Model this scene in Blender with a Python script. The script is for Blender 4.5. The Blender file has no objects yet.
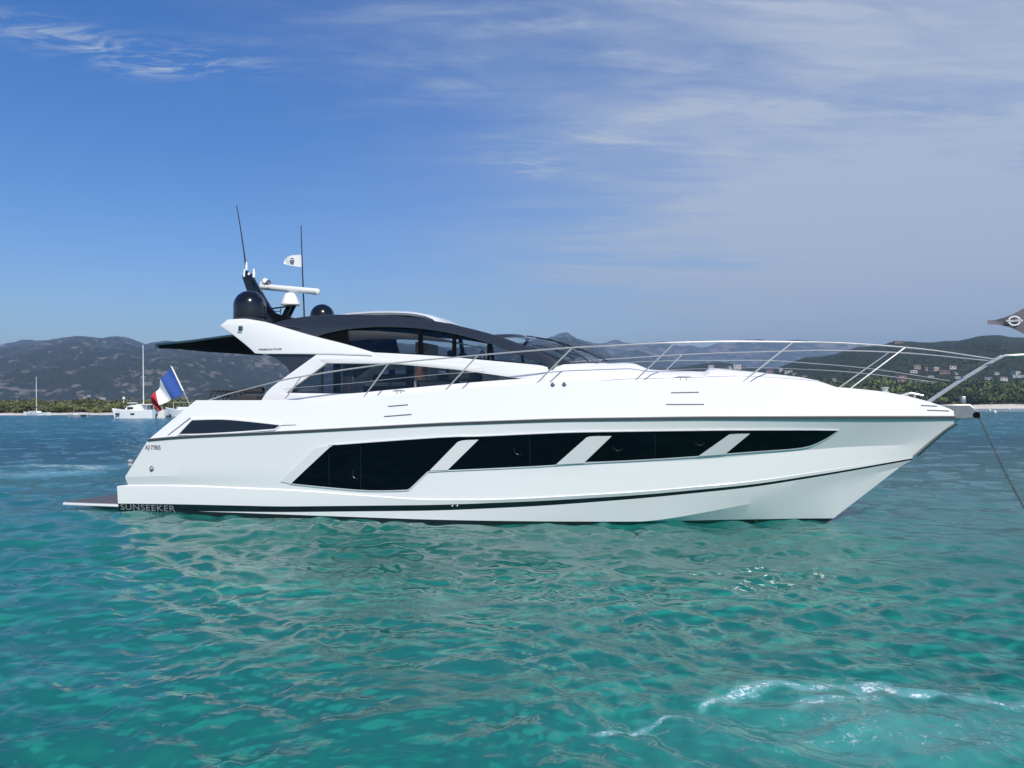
import bpy, bmesh, math, random
import numpy as np
from mathutils import Vector, Matrix
from mathutils.bvhtree import BVHTree

random.seed(7)
rng = np.random.default_rng(11)
scene = bpy.context.scene
COL = scene.collection
R = math.radians

# ------------------------------------------------------------------ camera
FPX = 769.0                       # focal length of the phone's main lens, in picture widths of 1024
CAM_H = 2.6                       # the photographer stands on another boat
PITCH, ROLL = 1.654, 0.19
cam_data = bpy.data.cameras.new('camera')
cam_data.sensor_width = 36.0
cam_data.lens = FPX * 36.0 / 1024.0
cam_data.clip_start, cam_data.clip_end = 0.1, 60000.0
cam = bpy.data.objects.new('camera', cam_data)
COL.objects.link(cam)
CAM_ROT = Matrix.Rotation(R(90 + PITCH), 4, 'X') @ Matrix.Rotation(R(-ROLL), 4, 'Z')
cam.matrix_world = Matrix.Translation((0, 0, CAM_H)) @ CAM_ROT
scene.camera = cam

# ------------------------------------------------------------------ light
SUN_DIR = Vector((0.25, -0.71, 0.655)).normalized()      # towards the sun
SUN_EL = math.asin(SUN_DIR.z)
SUN_AZ = math.atan2(SUN_DIR.x, SUN_DIR.y)
world = bpy.data.worlds.new('World')
scene.world = world
world.use_nodes = True
wn, wl = world.node_tree.nodes, world.node_tree.links
wn.clear()
SKY_STRENGTH = 0.104


def wnode(t, **kw):
    n = wn.new(t)
    for k, v in kw.items():
        setattr(n, k, v)
    return n


def wmath(op, a, b=None, clamp=False):
    n = wnode('ShaderNodeMath', operation=op, use_clamp=clamp)
    for i, v in enumerate((a, b)):
        if v is None:
            continue
        if isinstance(v, (int, float)):
            n.inputs[i].default_value = v
        else:
            wl.new(v, n.inputs[i])
    return n.outputs[0]


sky = wnode('ShaderNodeTexSky', sky_type='NISHITA', sun_disc=False, sun_elevation=SUN_EL,
            sun_rotation=SUN_AZ, altitude=0.0, air_density=1.0, dust_density=0.2, ozone_density=2.0)
tc = wnode('ShaderNodeTexCoord')
sep = wnode('ShaderNodeSeparateXYZ')
wl.new(tc.outputs['Generated'], sep.inputs[0])
# cirrus: the view direction is carried up to a cloud layer overhead
zc = wmath('MAXIMUM', wmath('ADD', sep.outputs['Z'], 0.10), 0.03)
cmb = wnode('ShaderNodeCombineXYZ')
wl.new(wmath('DIVIDE', sep.outputs['X'], zc), cmb.inputs[0])
wl.new(wmath('DIVIDE', sep.outputs['Y'], zc), cmb.inputs[1])


def cloud_noise(scale, rot, sx, sy, detail, rough, dist, off=0.0):
    m = wnode('ShaderNodeMapping')
    m.inputs['Rotation'].default_value = (0, 0, R(rot))
    m.inputs['Scale'].default_value = (sx, sy, 1)
    m.inputs['Location'].default_value = (off, off * 0.7, off)
    wl.new(cmb.outputs[0], m.inputs['Vector'])
    t = wnode('ShaderNodeTexNoise')
    t.inputs['Scale'].default_value = scale
    t.inputs['Detail'].default_value = detail
    t.inputs['Roughness'].default_value = rough
    t.inputs['Distortion'].default_value = dist
    wl.new(m.outputs[0], t.inputs['Vector'])
    return t.outputs['Fac']


def ramp(v, lo, hi):
    n = wnode('ShaderNodeMapRange', interpolation_type='SMOOTHSTEP')
    n.inputs[1].default_value, n.inputs[2].default_value = lo, hi
    wl.new(v, n.inputs[0])
    return n.outputs[0]


def blob(px, py, sx, sy, rot=0.0):
    """soft patch of sky where a cloud stands: azimuth / height about a direction"""
    d = (CAM_ROT.to_3x3() @ Vector(((px - 512) / FPX, -(py - 384) / FPX, -1))).normalized()
    az0, el0 = math.atan2(d.x, d.y), d.z
    az = wmath('SUBTRACT', wmath('ARCTAN2', sep.outputs['X'], sep.outputs['Y']), az0)
    el = wmath('SUBTRACT', sep.outputs['Z'], el0)
    c, s = math.cos(R(rot)), math.sin(R(rot))
    u = wmath('DIVIDE', wmath('ADD', wmath('MULTIPLY', az, c), wmath('MULTIPLY', el, s)), sx / FPX)
    v = wmath('DIVIDE', wmath('SUBTRACT', wmath('MULTIPLY', el, c), wmath('MULTIPLY', az, s)), sy / FPX)
    r2 = wmath('ADD', wmath('MULTIPLY', u, u), wmath('MULTIPLY', v, v))
    return wmath('EXPONENT', wmath('MULTIPLY', r2, -1.0))


n_veil = cloud_noise(0.55, 25, 1.0, 2.2, 7, 0.58, 0.5)
n_wisp = cloud_noise(1.7, 18, 0.7, 2.6, 9, 0.62, 0.9, 3.1)
n_fine = cloud_noise(5.0, 20, 0.6, 2.2, 8, 0.65, 0.6, 7.7)
veil_area = wmath('MINIMUM', wmath('ADD', wmath('ADD', blob(1010, 250, 360, 160, 0), blob(780, 20, 330, 110, -8)),
                                   wmath('MULTIPLY', blob(1000, 110, 200, 160), 0.55)), 1.0)
veil = wmath('MULTIPLY', veil_area, wmath('ADD', wmath('MULTIPLY', ramp(n_veil, 0.36, 0.66), 0.42), wmath('ADD', wmath('MULTIPLY', ramp(n_fine, 0.3, 0.7), 0.18), 0.27)))
wisp = wmath('MULTIPLY', wmath('MULTIPLY', ramp(n_wisp, 0.42, 0.72), ramp(n_fine, 0.30, 0.75)),
             wmath('MINIMUM', wmath('ADD', wmath('ADD', blob(560, 60, 260, 90, -12), blob(900, 60, 330, 130, 5)), 0.0), 1.0))
n_small = cloud_noise(11.0, 14, 0.55, 1.7, 8, 0.66, 0.7, 4.4)
small = wmath('MULTIPLY', ramp(n_small, 0.44, 0.66),
              wmath('ADD', wmath('ADD', blob(95, 44, 80, 11, 0), blob(160, 66, 45, 7, 8)),
                    wmath('ADD', wmath('MULTIPLY', blob(240, 56, 40, 12, 0), 0.45), wmath('MULTIPLY', blob(525, 165, 48, 10, -6), 0.6))))
streak = wmath('MULTIPLY', ramp(n_wisp, 0.40, 0.66), wmath('MULTIPLY', blob(640, 255, 230, 26, 12), 0.30))
band = wmath('MULTIPLY', blob(1010, 290, 410, 135, 0), wmath('ADD', wmath('MULTIPLY', ramp(n_wisp, 0.32, 0.68), 0.32), 0.46))
cloud = wmath('ADD', wmath('ADD', veil, wmath('MULTIPLY', wisp, 0.66)),
              wmath('ADD', wmath('MULTIPLY', small, 0.75), wmath('ADD', streak, band)))
cloud = wmath('MINIMUM', wmath('MULTIPLY', cloud, 1.0), 0.86)
hsv = wnode('ShaderNodeHueSaturation')
hsv.inputs['Saturation'].default_value = 1.43
hsv.inputs['Hue'].default_value = 0.515
wl.new(sky.outputs[0], hsv.inputs['Color'])
mix = wnode('ShaderNodeMix', data_type='RGBA')
wl.new(cloud, mix.inputs['Factor'])
wl.new(hsv.outputs[0], mix.inputs['A'])
CLOUD_RGB = (4.1, 4.6, 5.4, 1)
mix.inputs['B'].default_value = CLOUD_RGB
bg = wnode('ShaderNodeBackground')
bg.inputs['Strength'].default_value = SKY_STRENGTH
wl.new(mix.outputs['Result'], bg.inputs['Color'])
wo = wnode('ShaderNodeOutputWorld')
wl.new(bg.outputs[0], wo.inputs['Surface'])

sun_data = bpy.data.lights.new('sun', 'SUN')
sun_data.energy = 4.3
sun_data.angle = R(0.53)
sun_data.color = (1.0, 0.94, 0.85)
sun = bpy.data.objects.new('sun', sun_data)
sun.rotation_euler = SUN_DIR.to_track_quat('Z', 'Y').to_euler()
COL.objects.link(sun)

scene.view_settings.view_transform = 'Standard'
scene.view_settings.look = 'None'
scene.view_settings.exposure = 0.34
scene.view_settings.gamma = 1.0
scene.view_settings.use_curve_mapping = False
scene.render.engine = 'CYCLES'
scene.cycles.use_denoising = True
scene.cycles.adaptive_threshold = 0.006
scene.cycles.max_bounces = 8
scene.cycles.transparent_max_bounces = 12
scene.cycles.volume_bounces = 0
scene.cycles.caustics_reflective = False
scene.cycles.caustics_refractive = False
scene.cycles.sample_clamp_indirect = 6.0
scene.cycles.sample_clamp_direct = 3.0


# ------------------------------------------------------------------ measuring: from the photograph to metres
def ray(px, py):
    return (CAM_ROT.to_3x3() @ Vector(((px - 512) / FPX, -(py - 384) / FPX, -1.0))).normalized()


def ground(px, py, z=0.0):
    d = ray(px, py)
    t = (z - CAM_H) / d.z
    return Vector((0, 0, CAM_H)) + d * t


def at_depth(px, py, depth):
    d = ray(px, py)
    return Vector((0, 0, CAM_H)) + d * (depth / d.y)


# ------------------------------------------------------------------ materials
def pmat(name, rgb, rough=0.5, metal=0.0, coat=0.0, var=0.0, vscale=3.0, bump=0.0, bscale=40.0, spec=None, ior=None):
    m = bpy.data.materials.new(name)
    m.use_nodes = True
    nt = m.node_tree
    b = nt.nodes['Principled BSDF']
    b.inputs['Base Color'].default_value = (*rgb, 1)
    b.inputs['Roughness'].default_value = rough
    b.inputs['Metallic'].default_value = metal
    b.inputs['Coat Weight'].default_value = coat
    b.inputs['Coat Roughness'].default_value = 0.06
    if spec is not None:
        b.inputs['Specular IOR Level'].default_value = spec
    if ior:
        b.inputs['IOR'].default_value = ior
    if var or bump:
        c = nt.nodes.new('ShaderNodeTexCoord')
        n = nt.nodes.new('ShaderNodeTexNoise')
        n.inputs['Scale'].default_value = vscale
        n.inputs['Detail'].default_value = 6
        nt.links.new(c.outputs['Object'], n.inputs['Vector'])
    if var:
        mx = nt.nodes.new('ShaderNodeMix')
        mx.data_type = 'RGBA'
        mx.inputs['A'].default_value = (*[v * (1 - var) for v in rgb], 1)
        mx.inputs['B'].default_value = (*[min(1, v * (1 + var)) for v in rgb], 1)
        nt.links.new(n.outputs['Fac'], mx.inputs['Factor'])
        nt.links.new(mx.outputs['Result'], b.inputs['Base Color'])
        rm = nt.nodes.new('ShaderNodeMapRange')
        rm.inputs[3].default_value, rm.inputs[4].default_value = rough * 0.8, min(1, rough * 1.25)
        nt.links.new(n.outputs['Fac'], rm.inputs[0])
        nt.links.new(rm.outputs[0], b.inputs['Roughness'])
    if bump:
        n2 = nt.nodes.new('ShaderNodeTexNoise')
        n2.inputs['Scale'].default_value = bscale
        n2.inputs['Detail'].default_value = 4
        nt.links.new(c.outputs['Object'], n2.inputs['Vector'])
        bp = nt.nodes.new('ShaderNodeBump')
        bp.inputs['Strength'].default_value = bump
        bp.inputs['Distance'].default_value = 0.02
        nt.links.new(n2.outputs['Fac'], bp.inputs['Height'])
        nt.links.new(bp.outputs[0], b.inputs['Normal'])
    return m


def glassmat(name, tint, rough=0.01, ior=1.5):
    m = bpy.data.materials.new(name)
    m.use_nodes = True
    nt = m.node_tree
    nt.nodes.clear()
    tr = nt.nodes.new('ShaderNodeBsdfTransparent')
    tr.inputs[0].default_value = (*tint, 1)
    gl = nt.nodes.new('ShaderNodeBsdfGlossy')
    gl.inputs['Roughness'].default_value = rough
    fr = nt.nodes.new('ShaderNodeFresnel')
    fr.inputs['IOR'].default_value = ior
    mx = nt.nodes.new('ShaderNodeMixShader')
    o = nt.nodes.new('ShaderNodeOutputMaterial')
    geo = nt.nodes.new('ShaderNodeNewGeometry')
    sw_ = nt.nodes.new('ShaderNodeMapRange')          # a thin pane: the far face must not mirror the inside
    sw_.inputs[3].default_value, sw_.inputs[4].default_value = ior, 1.0 / ior
    nt.links.new(geo.outputs['Backfacing'], sw_.inputs[0])
    nt.links.new(sw_.outputs[0], fr.inputs['IOR'])
    nt.links.new(fr.outputs[0], mx.inputs[0])
    nt.links.new(tr.outputs[0], mx.inputs[1])
    nt.links.new(gl.outputs[0], mx.inputs[2])
    nt.links.new(mx.outputs[0], o.inputs[0])
    return m


M = {}
M['gelcoat'] = pmat('white_gelcoat', (0.75, 0.745, 0.73), 0.22, coat=0.5, var=0.015, vscale=0.7)
M['deckwhite'] = pmat('white_deck_gelcoat', (0.74, 0.735, 0.715), 0.5, var=0.02, vscale=2.0)
M['bootstripe'] = pmat('black_boot_stripe', (0.006, 0.007, 0.009), 0.12, coat=0.6)
M['antifoul'] = pmat('dark_antifouling', (0.02, 0.025, 0.03), 0.7, var=0.2)
M['arch'] = pmat('anthracite_paint', (0.022, 0.025, 0.031), 0.26, coat=0.5, var=0.05)
M['blackgloss'] = pmat('black_gloss', (0.005, 0.006, 0.008), 0.10, coat=0.4)
M['hullglass'] = pmat('black_hull_glass', (0.0012, 0.002, 0.004), 0.02, ior=1.33)
M['ventblack'] = pmat('dark_vent_glass', (0.010, 0.014, 0.020), 0.08)
M['steel'] = pmat('polished_steel', (0.60, 0.58, 0.55), 0.22, metal=0.5, var=0.05, vscale=9)
M['darksteel'] = pmat('dull_steel', (0.34, 0.33, 0.31), 0.36, metal=1.0, var=0.1, vscale=9)
M['rub'] = pmat('rubbing_strake', (0.05, 0.055, 0.055), 0.45, spec=0.3)
M['glass'] = glassmat('tinted_cabin_glass', (0.86, 0.88, 0.89), ior=1.40)
M['dglass'] = glassmat('dark_saloon_glass', (0.80, 0.83, 0.86), ior=1.40)
M['wglass'] = glassmat('windscreen_glass', (0.94, 0.955, 0.96), ior=1.38)
M['mattblack'] = pmat('satin_black', (0.003, 0.0035, 0.0045), 0.6, ior=1.12)
M['teak'] = pmat('grey_teak', (0.10, 0.094, 0.10), 0.7, var=0.25, vscale=7)
M['awning'] = pmat('black_canvas', (0.008, 0.008, 0.009), 0.9, var=0.2, vscale=8, spec=0.05)
M['domeblack'] = pmat('black_radome', (0.006, 0.006, 0.007), 0.16, coat=0.4)
M['whiteplastic'] = pmat('white_plastic', (0.80, 0.80, 0.78), 0.35, var=0.02)
M['headliner'] = pmat('beige_headliner', (0.78, 0.70, 0.57), 0.8, var=0.04)
M['interior'] = pmat('dark_interior', (0.035, 0.032, 0.03), 0.6, var=0.2)
M['wood'] = pmat('walnut', (0.22, 0.10, 0.05), 0.35, var=0.3, vscale=6)
M['cushion'] = pmat('charcoal_cushion', (0.03, 0.03, 0.034), 0.9, var=0.2, vscale=12)
M['cushionlight'] = pmat('pale_cushion', (0.55, 0.54, 0.50), 0.85, var=0.06, vscale=9)
M['ink'] = pmat('dark_lettering', (0.02, 0.022, 0.03), 0.4)
M['silver'] = pmat('silver_lettering', (0.28, 0.285, 0.29), 0.4, metal=0.3)
M['greenlamp'] = pmat('green_lamp_lens', (0.02, 0.09, 0.06), 0.15)
M['chain'] = pmat('galvanised_chain', (0.16, 0.18, 0.18), 0.4, metal=0.7, var=0.2, vscale=30)
M['flagblue'] = pmat('blue_flag_cloth', (0.035, 0.09, 0.34), 0.85, var=0.12, vscale=6)
M['flagwhite'] = pmat('white_flag_cloth', (0.74, 0.74, 0.74), 0.85, var=0.03, vscale=6)
M['flagred'] = pmat('red_flag_cloth', (0.50, 0.022, 0.035), 0.85, var=0.10, vscale=6)
M['burgee'] = pmat('slate_flag_cloth', (0.115, 0.105, 0.13), 0.85, var=0.15, vscale=6)
M['gap'] = pmat('dark_seam', (0.10, 0.11, 0.12), 0.6)


# ------------------------------------------------------------------ mesh helpers
class MB:
    """collects vertices and faces for ONE mesh object"""

    def __init__(self):
        self.v, self.f, self.mi = [], [], []

    def add(self, vs, fs, mi=0):
        o = len(self.v)
        self.v += [tuple(p) for p in vs]
        self.f += [tuple(i + o for i in f) for f in fs]
        self.mi += [mi] * len(fs)
        return self

    def box(self, c, s, rot=None, mi=0):
        vs = []
        for dx in (-1, 1):
            for dy in (-1, 1):
                for dz in (-1, 1):
                    p = Vector((dx * s[0] / 2, dy * s[1] / 2, dz * s[2] / 2))
                    if rot is not None:
                        p = rot @ p
                    vs.append(p + Vector(c))
        return self.add(vs, [(0, 1, 3, 2), (4, 6, 7, 5), (0, 4, 5, 1), (2, 3, 7, 6), (0, 2, 6, 4), (1, 5, 7, 3)], mi)

    def tube(self, pts, r, seg=8, mi=0, closed=False):
        pts = [Vector(p) for p in pts]
        n = len(pts)
        rs = r if isinstance(r, (list, tuple)) else [r] * n
        vs, up = [], Vector((0, 0, 1))
        for i, p in enumerate(pts):
            if closed:
                t = pts[(i + 1) % n] - pts[i - 1]
            else:
                t = pts[min(i + 1, n - 1)] - pts[max(i - 1, 0)]
            t.normalize()
            a = t.cross(up)
            if a.length < 0.05:
                a = t.cross(Vector((0, 1, 0)))
            a.normalize()
            b = t.cross(a)
            for k in range(seg):
                q = 2 * math.pi * k / seg
                vs.append(p + (a * math.cos(q) + b * math.sin(q)) * rs[i])
        fs = []
        for i in range(n if closed else n - 1):
            j = (i + 1) % n
            for k in range(seg):
                k2 = (k + 1) % seg
                fs.append((i * seg + k, j * seg + k, j * seg + k2, i * seg + k2))
        if not closed:
            fs.append(tuple(range(seg)))
            fs.append(tuple(reversed(range((n - 1) * seg, n * seg))))
        return self.add(vs, fs, mi)

    def lathe(self, c, prof, seg=24, mi=0, axis=None):
        """prof: (radius, height) pairs"""
        vs, fs = [], []
        rot = Matrix.Identity(3) if axis is None else Vector((0, 0, 1)).rotation_difference(Vector(axis)).to_matrix()
        for (r, z) in prof:
            for k in range(seg):
                q = 2 * math.pi * k / seg
                vs.append(Vector(c) + rot @ Vector((r * math.cos(q), r * math.sin(q), z)))
        for i in range(len(prof) - 1):
            for k in range(seg):
                k2 = (k + 1) % seg
                fs.append((i * seg + k, i * seg + k2, (i + 1) * seg + k2, (i + 1) * seg + k))
        fs.append(tuple(reversed(range(seg))))
        fs.append(tuple(range((len(prof) - 1) * seg, len(prof) * seg)))
        return self.add(vs, fs, mi)

    def grid(self, rows, mi=0, closed=False):
        """rows: list of equally long point lists"""
        n, m = len(rows), len(rows[0])
        vs = [p for r in rows for p in r]
        fs = []
        for i in range(n - 1):
            for j in range(m if closed else m - 1):
                j2 = (j + 1) % m
                fs.append((i * m + j, i * m + j2, (i + 1) * m + j2, (i + 1) * m + j))
        return self.add(vs, fs, mi)

    def build(self, name, mats, parent=None, smooth=0.6, merge=0.0, bevel=0.0, recalc=True, double=False):
        me = bpy.data.meshes.new(name)
        me.from_pydata(self.v, [], self.f)
        mats = mats if isinstance(mats, (list, tuple)) else [mats]
        for m in mats:
            me.materials.append(m)
        me.polygons.foreach_set('material_index', self.mi)
        bm = bmesh.new()
        bm.from_mesh(me)
        if merge:
            bmesh.ops.remove_doubles(bm, verts=bm.verts, dist=merge)
        if recalc:
            bmesh.ops.recalc_face_normals(bm, faces=bm.faces)
        if bevel:
            es = [e for e in bm.edges if len(e.link_faces) == 2 and e.calc_face_angle(0) > 0.7]
            bmesh.ops.bevel(bm, geom=es, offset=bevel, segments=2, profile=0.5, affect='EDGES', clamp_overlap=True)
        bm.to_mesh(me)
        bm.free()
        if smooth:
            me.polygons.foreach_set('use_smooth', [True] * len(me.polygons))
            me.set_sharp_from_angle(angle=smooth)
        o = bpy.data.objects.new(name, me)
        COL.objects.link(o)
        if parent is not None:
            o.parent = parent
        return o


def tag(o, label=None, cat=None, group=None, kind=None):
    if label:
        o['label'] = label
    if cat:
        o['category'] = cat
    if group:
        o['group'] = group
    if kind:
        o['kind'] = kind
    return o


def empty(name, loc, rz=0.0):
    o = bpy.data.objects.new(name, None)
    o.empty_display_size = 0.5
    o.location = loc
    o.rotation_euler = (0, 0, rz)
    COL.objects.link(o)
    return o


def vnoise(x, y, seed=0):
    """smooth value noise on arrays, -1..1"""
    xi, yi = np.floor(x).astype(np.int64), np.floor(y).astype(np.int64)
    xf, yf = x - xi, y - yi
    u, v = xf * xf * (3 - 2 * xf), yf * yf * (3 - 2 * yf)

    def h(a, b):
        n = (a * 374761393 + b * 668265263 + seed * 1442695041) & 0xffffffff
        n = ((n ^ (n >> 13)) * 1274126177) & 0xffffffff
        n = n ^ (n >> 16)
        return (n & 0xffff) / 32767.5 - 1.0
    return (h(xi, yi) * (1 - u) * (1 - v) + h(xi + 1, yi) * u * (1 - v) + h(xi, yi + 1) * (1 - u) * v + h(xi + 1, yi + 1) * u * v)


def fbm(x, y, octaves=5, seed=0, gain=0.5, ridged=False):
    s, a, t = 0.0, 1.0, 0.0
    for i in range(octaves):
        n = vnoise(x * 2 ** i + 17.3 * i, y * 2 ** i - 9.1 * i, seed + i)
        s = s + a * ((1 - 2 * np.abs(n)) if ridged else n)
        t += a
        a *= gain
    return s / t


def big_mesh(name, verts, quads, mats, mat_index=None, smooth=True):
    me = bpy.data.meshes.new(name)
    nv, nf = len(verts), len(quads)
    k = quads.shape[1]
    me.vertices.add(nv)
    me.vertices.foreach_set('co', np.ascontiguousarray(verts, dtype=np.float32).ravel())
    me.loops.add(nf * k)
    me.loops.foreach_set('vertex_index', np.ascontiguousarray(quads, dtype=np.int32).ravel())
    me.polygons.add(nf)
    me.polygons.foreach_set('loop_start', np.arange(0, nf * k, k, dtype=np.int32))
    me.polygons.foreach_set('loop_total', np.full(nf, k, dtype=np.int32))
    me.update(calc_edges=True)
    for m in (mats if isinstance(mats, (list, tuple)) else [mats]):
        me.materials.append(m)
    if mat_index is not None:
        me.polygons.foreach_set('material_index', mat_index.astype(np.int32))
    me.polygons.foreach_set('use_smooth', np.full(nf, smooth))
    o = bpy.data.objects.new(name, me)
    COL.objects.link(o)
    return o


def grid_quads(nr, nc, wrap=False):
    i, j = np.meshgrid(np.arange(nr - 1), np.arange(nc if wrap else nc - 1), indexing='ij')
    j2 = (j + 1) % nc
    return np.stack([i * nc + j, i * nc + j2, (i + 1) * nc + j2, (i + 1) * nc + j], -1).reshape(-1, 4)

# ================================================================== THE SETTING
# ------------------------------------------------------------------ water
def make_water():
    dmax = 12000.0
    d, ds = 2.6, []
    while d < dmax:
        ds.append(d)
        step = 0.75 * d * d / (CAM_H * FPX)
        if d > 34:
            step = min(step, 0.45)
        if d > 330:
            step = d * 0.05
        d += max(step, 0.012)
    ds = np.array(ds + [dmax])
    a1 = np.radians(np.concatenate([np.linspace(-44, 44, 1150), np.linspace(47, 313, 90)]))
    D, A = np.meshgrid(ds, a1, indexing='ij')
    X, Y = D * np.sin(A), D * np.cos(A)
    dr = np.gradient(ds)[:, None] * np.ones_like(A)
    Z = np.zeros_like(X)
    wr = np.random.default_rng(5)
    n = 96
    lam = np.exp(np.linspace(math.log(0.13), math.log(7.0), n))
    near = np.searchsorted(ds, 330)
    xs, ys = X[:near], Y[:near]
    # waves bunch in gusts: calmer and livelier patches
    gust = 0.95 + 0.75 * fbm(xs / 6.0, ys / 4.0, 3, 3)
    wx = xs + 0.25 * vnoise(xs / 1.7, ys / 1.7, 8)
    wy = ys + 0.25 * vnoise(xs / 1.9, ys / 1.9, 9)
    for L in lam:
        k = 2 * math.pi / L
        th = R(wr.choice([-62, -118, -18, -160, -90], p=[0.34, 0.20, 0.17, 0.14, 0.15])) + wr.normal(0, 0.34)
        slope = 0.041 * math.exp(-(math.log(L / 0.58)) ** 2 / (2 * 0.80 ** 2)) + (0.017 if L < 0.4 else 0.007)
        amp = slope / k
        ph = wr.uniform(0, 2 * math.pi)
        fade = np.clip((L / (dr[:near]) - 2.2) / 2.5, 0, 1)
        if not fade.any():
            continue
        q = k * (wx * math.cos(th) + wy * math.sin(th)) + ph
        s = np.sin(q)
        Z[:near] += fade * gust * amp * ((np.exp(0.95 * s) - 1.24) / 1.15)
    # foam: broken wash lines left by passing boats
    F = np.zeros_like(X)

    def wash(pix, width, strength):
        P = [ground(*p) for p in pix]
        best = np.full(xs.shape, 1e9)
        for p, q in zip(P[:-1], P[1:]):
            ax, ay, bx, by = p.x, p.y, q.x - p.x, q.y - p.y
            t = np.clip(((wxx - ax) * bx + (wyy - ay) * by) / (bx * bx + by * by), 0, 1)
            best = np.minimum(best, np.hypot(wxx - ax - t * bx, wyy - ay - t * by))
        F[:near] = np.maximum(F[:near], strength * np.exp(-(best / width) ** 2))
    wxx = xs + 0.14 * fbm(xs * 2.2, ys * 2.2, 4, 31)
    wyy = ys + 0.14 * fbm(xs * 2.2, ys * 2.2, 4, 32)
    wash([(742, 690), (768, 681), (800, 683), (832, 681), (862, 683), (888, 680), (906, 689), (944, 693), (976, 698), (1012, 703), (1060, 708)], 0.085, 0.72)
    wash([(862, 688), (888, 684), (905, 690), (950, 694)], 0.075, 0.85)
    wash([(600, 734), (626, 730), (650, 720), (672, 715), (690, 713)], 0.045, 0.68)
    wash([(700, 706), (725, 700), (742, 690)], 0.05, 0.6)
    wash([(790, 702), (820, 697), (870, 694)], 0.10, 0.55)
    wash([(-40, 468), (0, 467), (30, 465), (58, 466), (84, 466), (102, 469)], 0.9, 0.95)
    wash([(-40, 476), (10, 474), (60, 473)], 2.2, 0.62)
    F[:near] += 0.46 * np.exp(-((xs - ground(900, 740).x) / 2.3) ** 2 - ((ys - ground(900, 735).y) / 1.1) ** 2)
    V = np.stack([X, Y, Z], -1).reshape(-1, 3)
    Q = grid_quads(len(ds), len(a1), wrap=True)
    m = bpy.data.materials.new('sea_water')
    m.use_nodes = True
    nt = m.node_tree
    N, L_ = nt.nodes, nt.links
    N.remove(N['Principled BSDF'])
    out = N['Material Output']
    dif, tra, glo = N.new('ShaderNodeBsdfDiffuse'), N.new('ShaderNodeBsdfTransparent'), N.new('ShaderNodeBsdfGlossy')
    fre = N.new('ShaderNodeFresnel')
    fre.inputs['IOR'].default_value = 1.42
    body, top = N.new('ShaderNodeMixShader'), N.new('ShaderNodeMixShader')
    tra.inputs['Color'].default_value = (0.72, 0.975, 0.95, 1)
    geo = N.new('ShaderNodeNewGeometry')
    sx = N.new('ShaderNodeSeparateXYZ')
    L_.new(geo.outputs['Position'], sx.inputs[0])

    def mp(v, lo, hi, a=0.0, c=1.0, smooth=True):
        n_ = N.new('ShaderNodeMapRange')
        n_.interpolation_type = 'SMOOTHSTEP' if smooth else 'LINEAR'
        n_.inputs[1].default_value, n_.inputs[2].default_value = lo, hi
        n_.inputs[3].default_value, n_.inputs[4].default_value = a, c
        L_.new(v, n_.inputs[0])
        return n_.outputs[0]

    def noise(scale, detail, rough=0.55, vec=None, dist=0.0):
        n_ = N.new('ShaderNodeTexNoise')
        n_.inputs['Scale'].default_value = scale
        n_.inputs['Detail'].default_value = detail
        n_.inputs['Roughness'].default_value = rough
        n_.inputs['Distortion'].default_value = dist
        L_.new(vec or geo.outputs['Position'], n_.inputs['Vector'])
        return n_.outputs['Fac']

    def mth(op, a, c=None, clamp=False):
        n_ = N.new('ShaderNodeMath')
        n_.operation = op
        n_.use_clamp = clamp
        for i, v in enumerate((a, c)):
            if v is None:
                continue
            if isinstance(v, (int, float)):
                n_.inputs[i].default_value = v
            else:
                L_.new(v, n_.inputs[i])
        return n_.outputs[0]

    def mixc(f, a, c):
        n_ = N.new('ShaderNodeMix')
        n_.data_type = 'RGBA'
        L_.new(f, n_.inputs['Factor'])
        for s, v in (('A', a), ('B', c)):
            if isinstance(v, tuple):
                n_.inputs[s].default_value = (*v, 1)
            else:
                L_.new(v, n_.inputs[s])
        return n_.outputs['Result']
    # pale sand under the near water, weed beds further out: turquoise to blue
    far = mth('ADD', mp(sx.outputs['Y'], 13, 42), mth('MULTIPLY', mth('SUBTRACT', noise(0.05, 3), 0.5), 0.9), clamp=True)
    sand = mixc(noise(0.22, 4), WATER_NEAR_A, WATER_NEAR_B)
    col = mixc(far, sand, WATER_FAR)
    foam_a = N.new('ShaderNodeAttribute')
    foam_a.attribute_name = 'foam'
    ffine = noise(15.0, 9, 0.72, dist=1.2)
    fcoarse = noise(2.6, 4, 0.65, dist=0.9)
    fm = mth('MULTIPLY', foam_a.outputs['Fac'], mth('MULTIPLY', mp(ffine, 0.34, 0.70), mth('ADD', mp(fcoarse, 0.38, 0.58), 0.10)))
    fmask = mp(fm, 0.20, 0.66, 0.0, 0.82)
    aer = mp(foam_a.outputs['Fac'], 0.05, 0.9, 0.0, 0.42)
    col = mixc(aer, col, (0.24, 0.44, 0.48))
    col = mixc(fmask, col, (0.80, 0.84, 0.84))
    L_.new(col, dif.inputs['Color'])
    # part of the light is scattered back near the surface, part comes from the added teal plane below
    L_.new(mth('SUBTRACT', mp(sx.outputs['Y'], 34, 90, 0.54, 0.0), mth('MULTIPLY', mp(foam_a.outputs['Fac'], 0.0, 0.7), 0.54), clamp=True), body.inputs[0])
    L_.new(dif.outputs[0], body.inputs[1])
    L_.new(tra.outputs[0], body.inputs[2])
    glo.inputs['Roughness'].default_value = 0.01
    L_.new(mth('MULTIPLY', fre.outputs[0], mth('SUBTRACT', 1.0, mth('MULTIPLY', fmask, 0.8))), top.inputs[0])
    L_.new(body.outputs[0], top.inputs[1])
    L_.new(glo.outputs[0], top.inputs[2])
    L_.new(top.outputs[0], out.inputs['Surface'])
    # ripples finer than the mesh
    mpn = N.new('ShaderNodeMapping')
    mpn.inputs['Rotation'].default_value = (0, 0, R(24))
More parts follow.
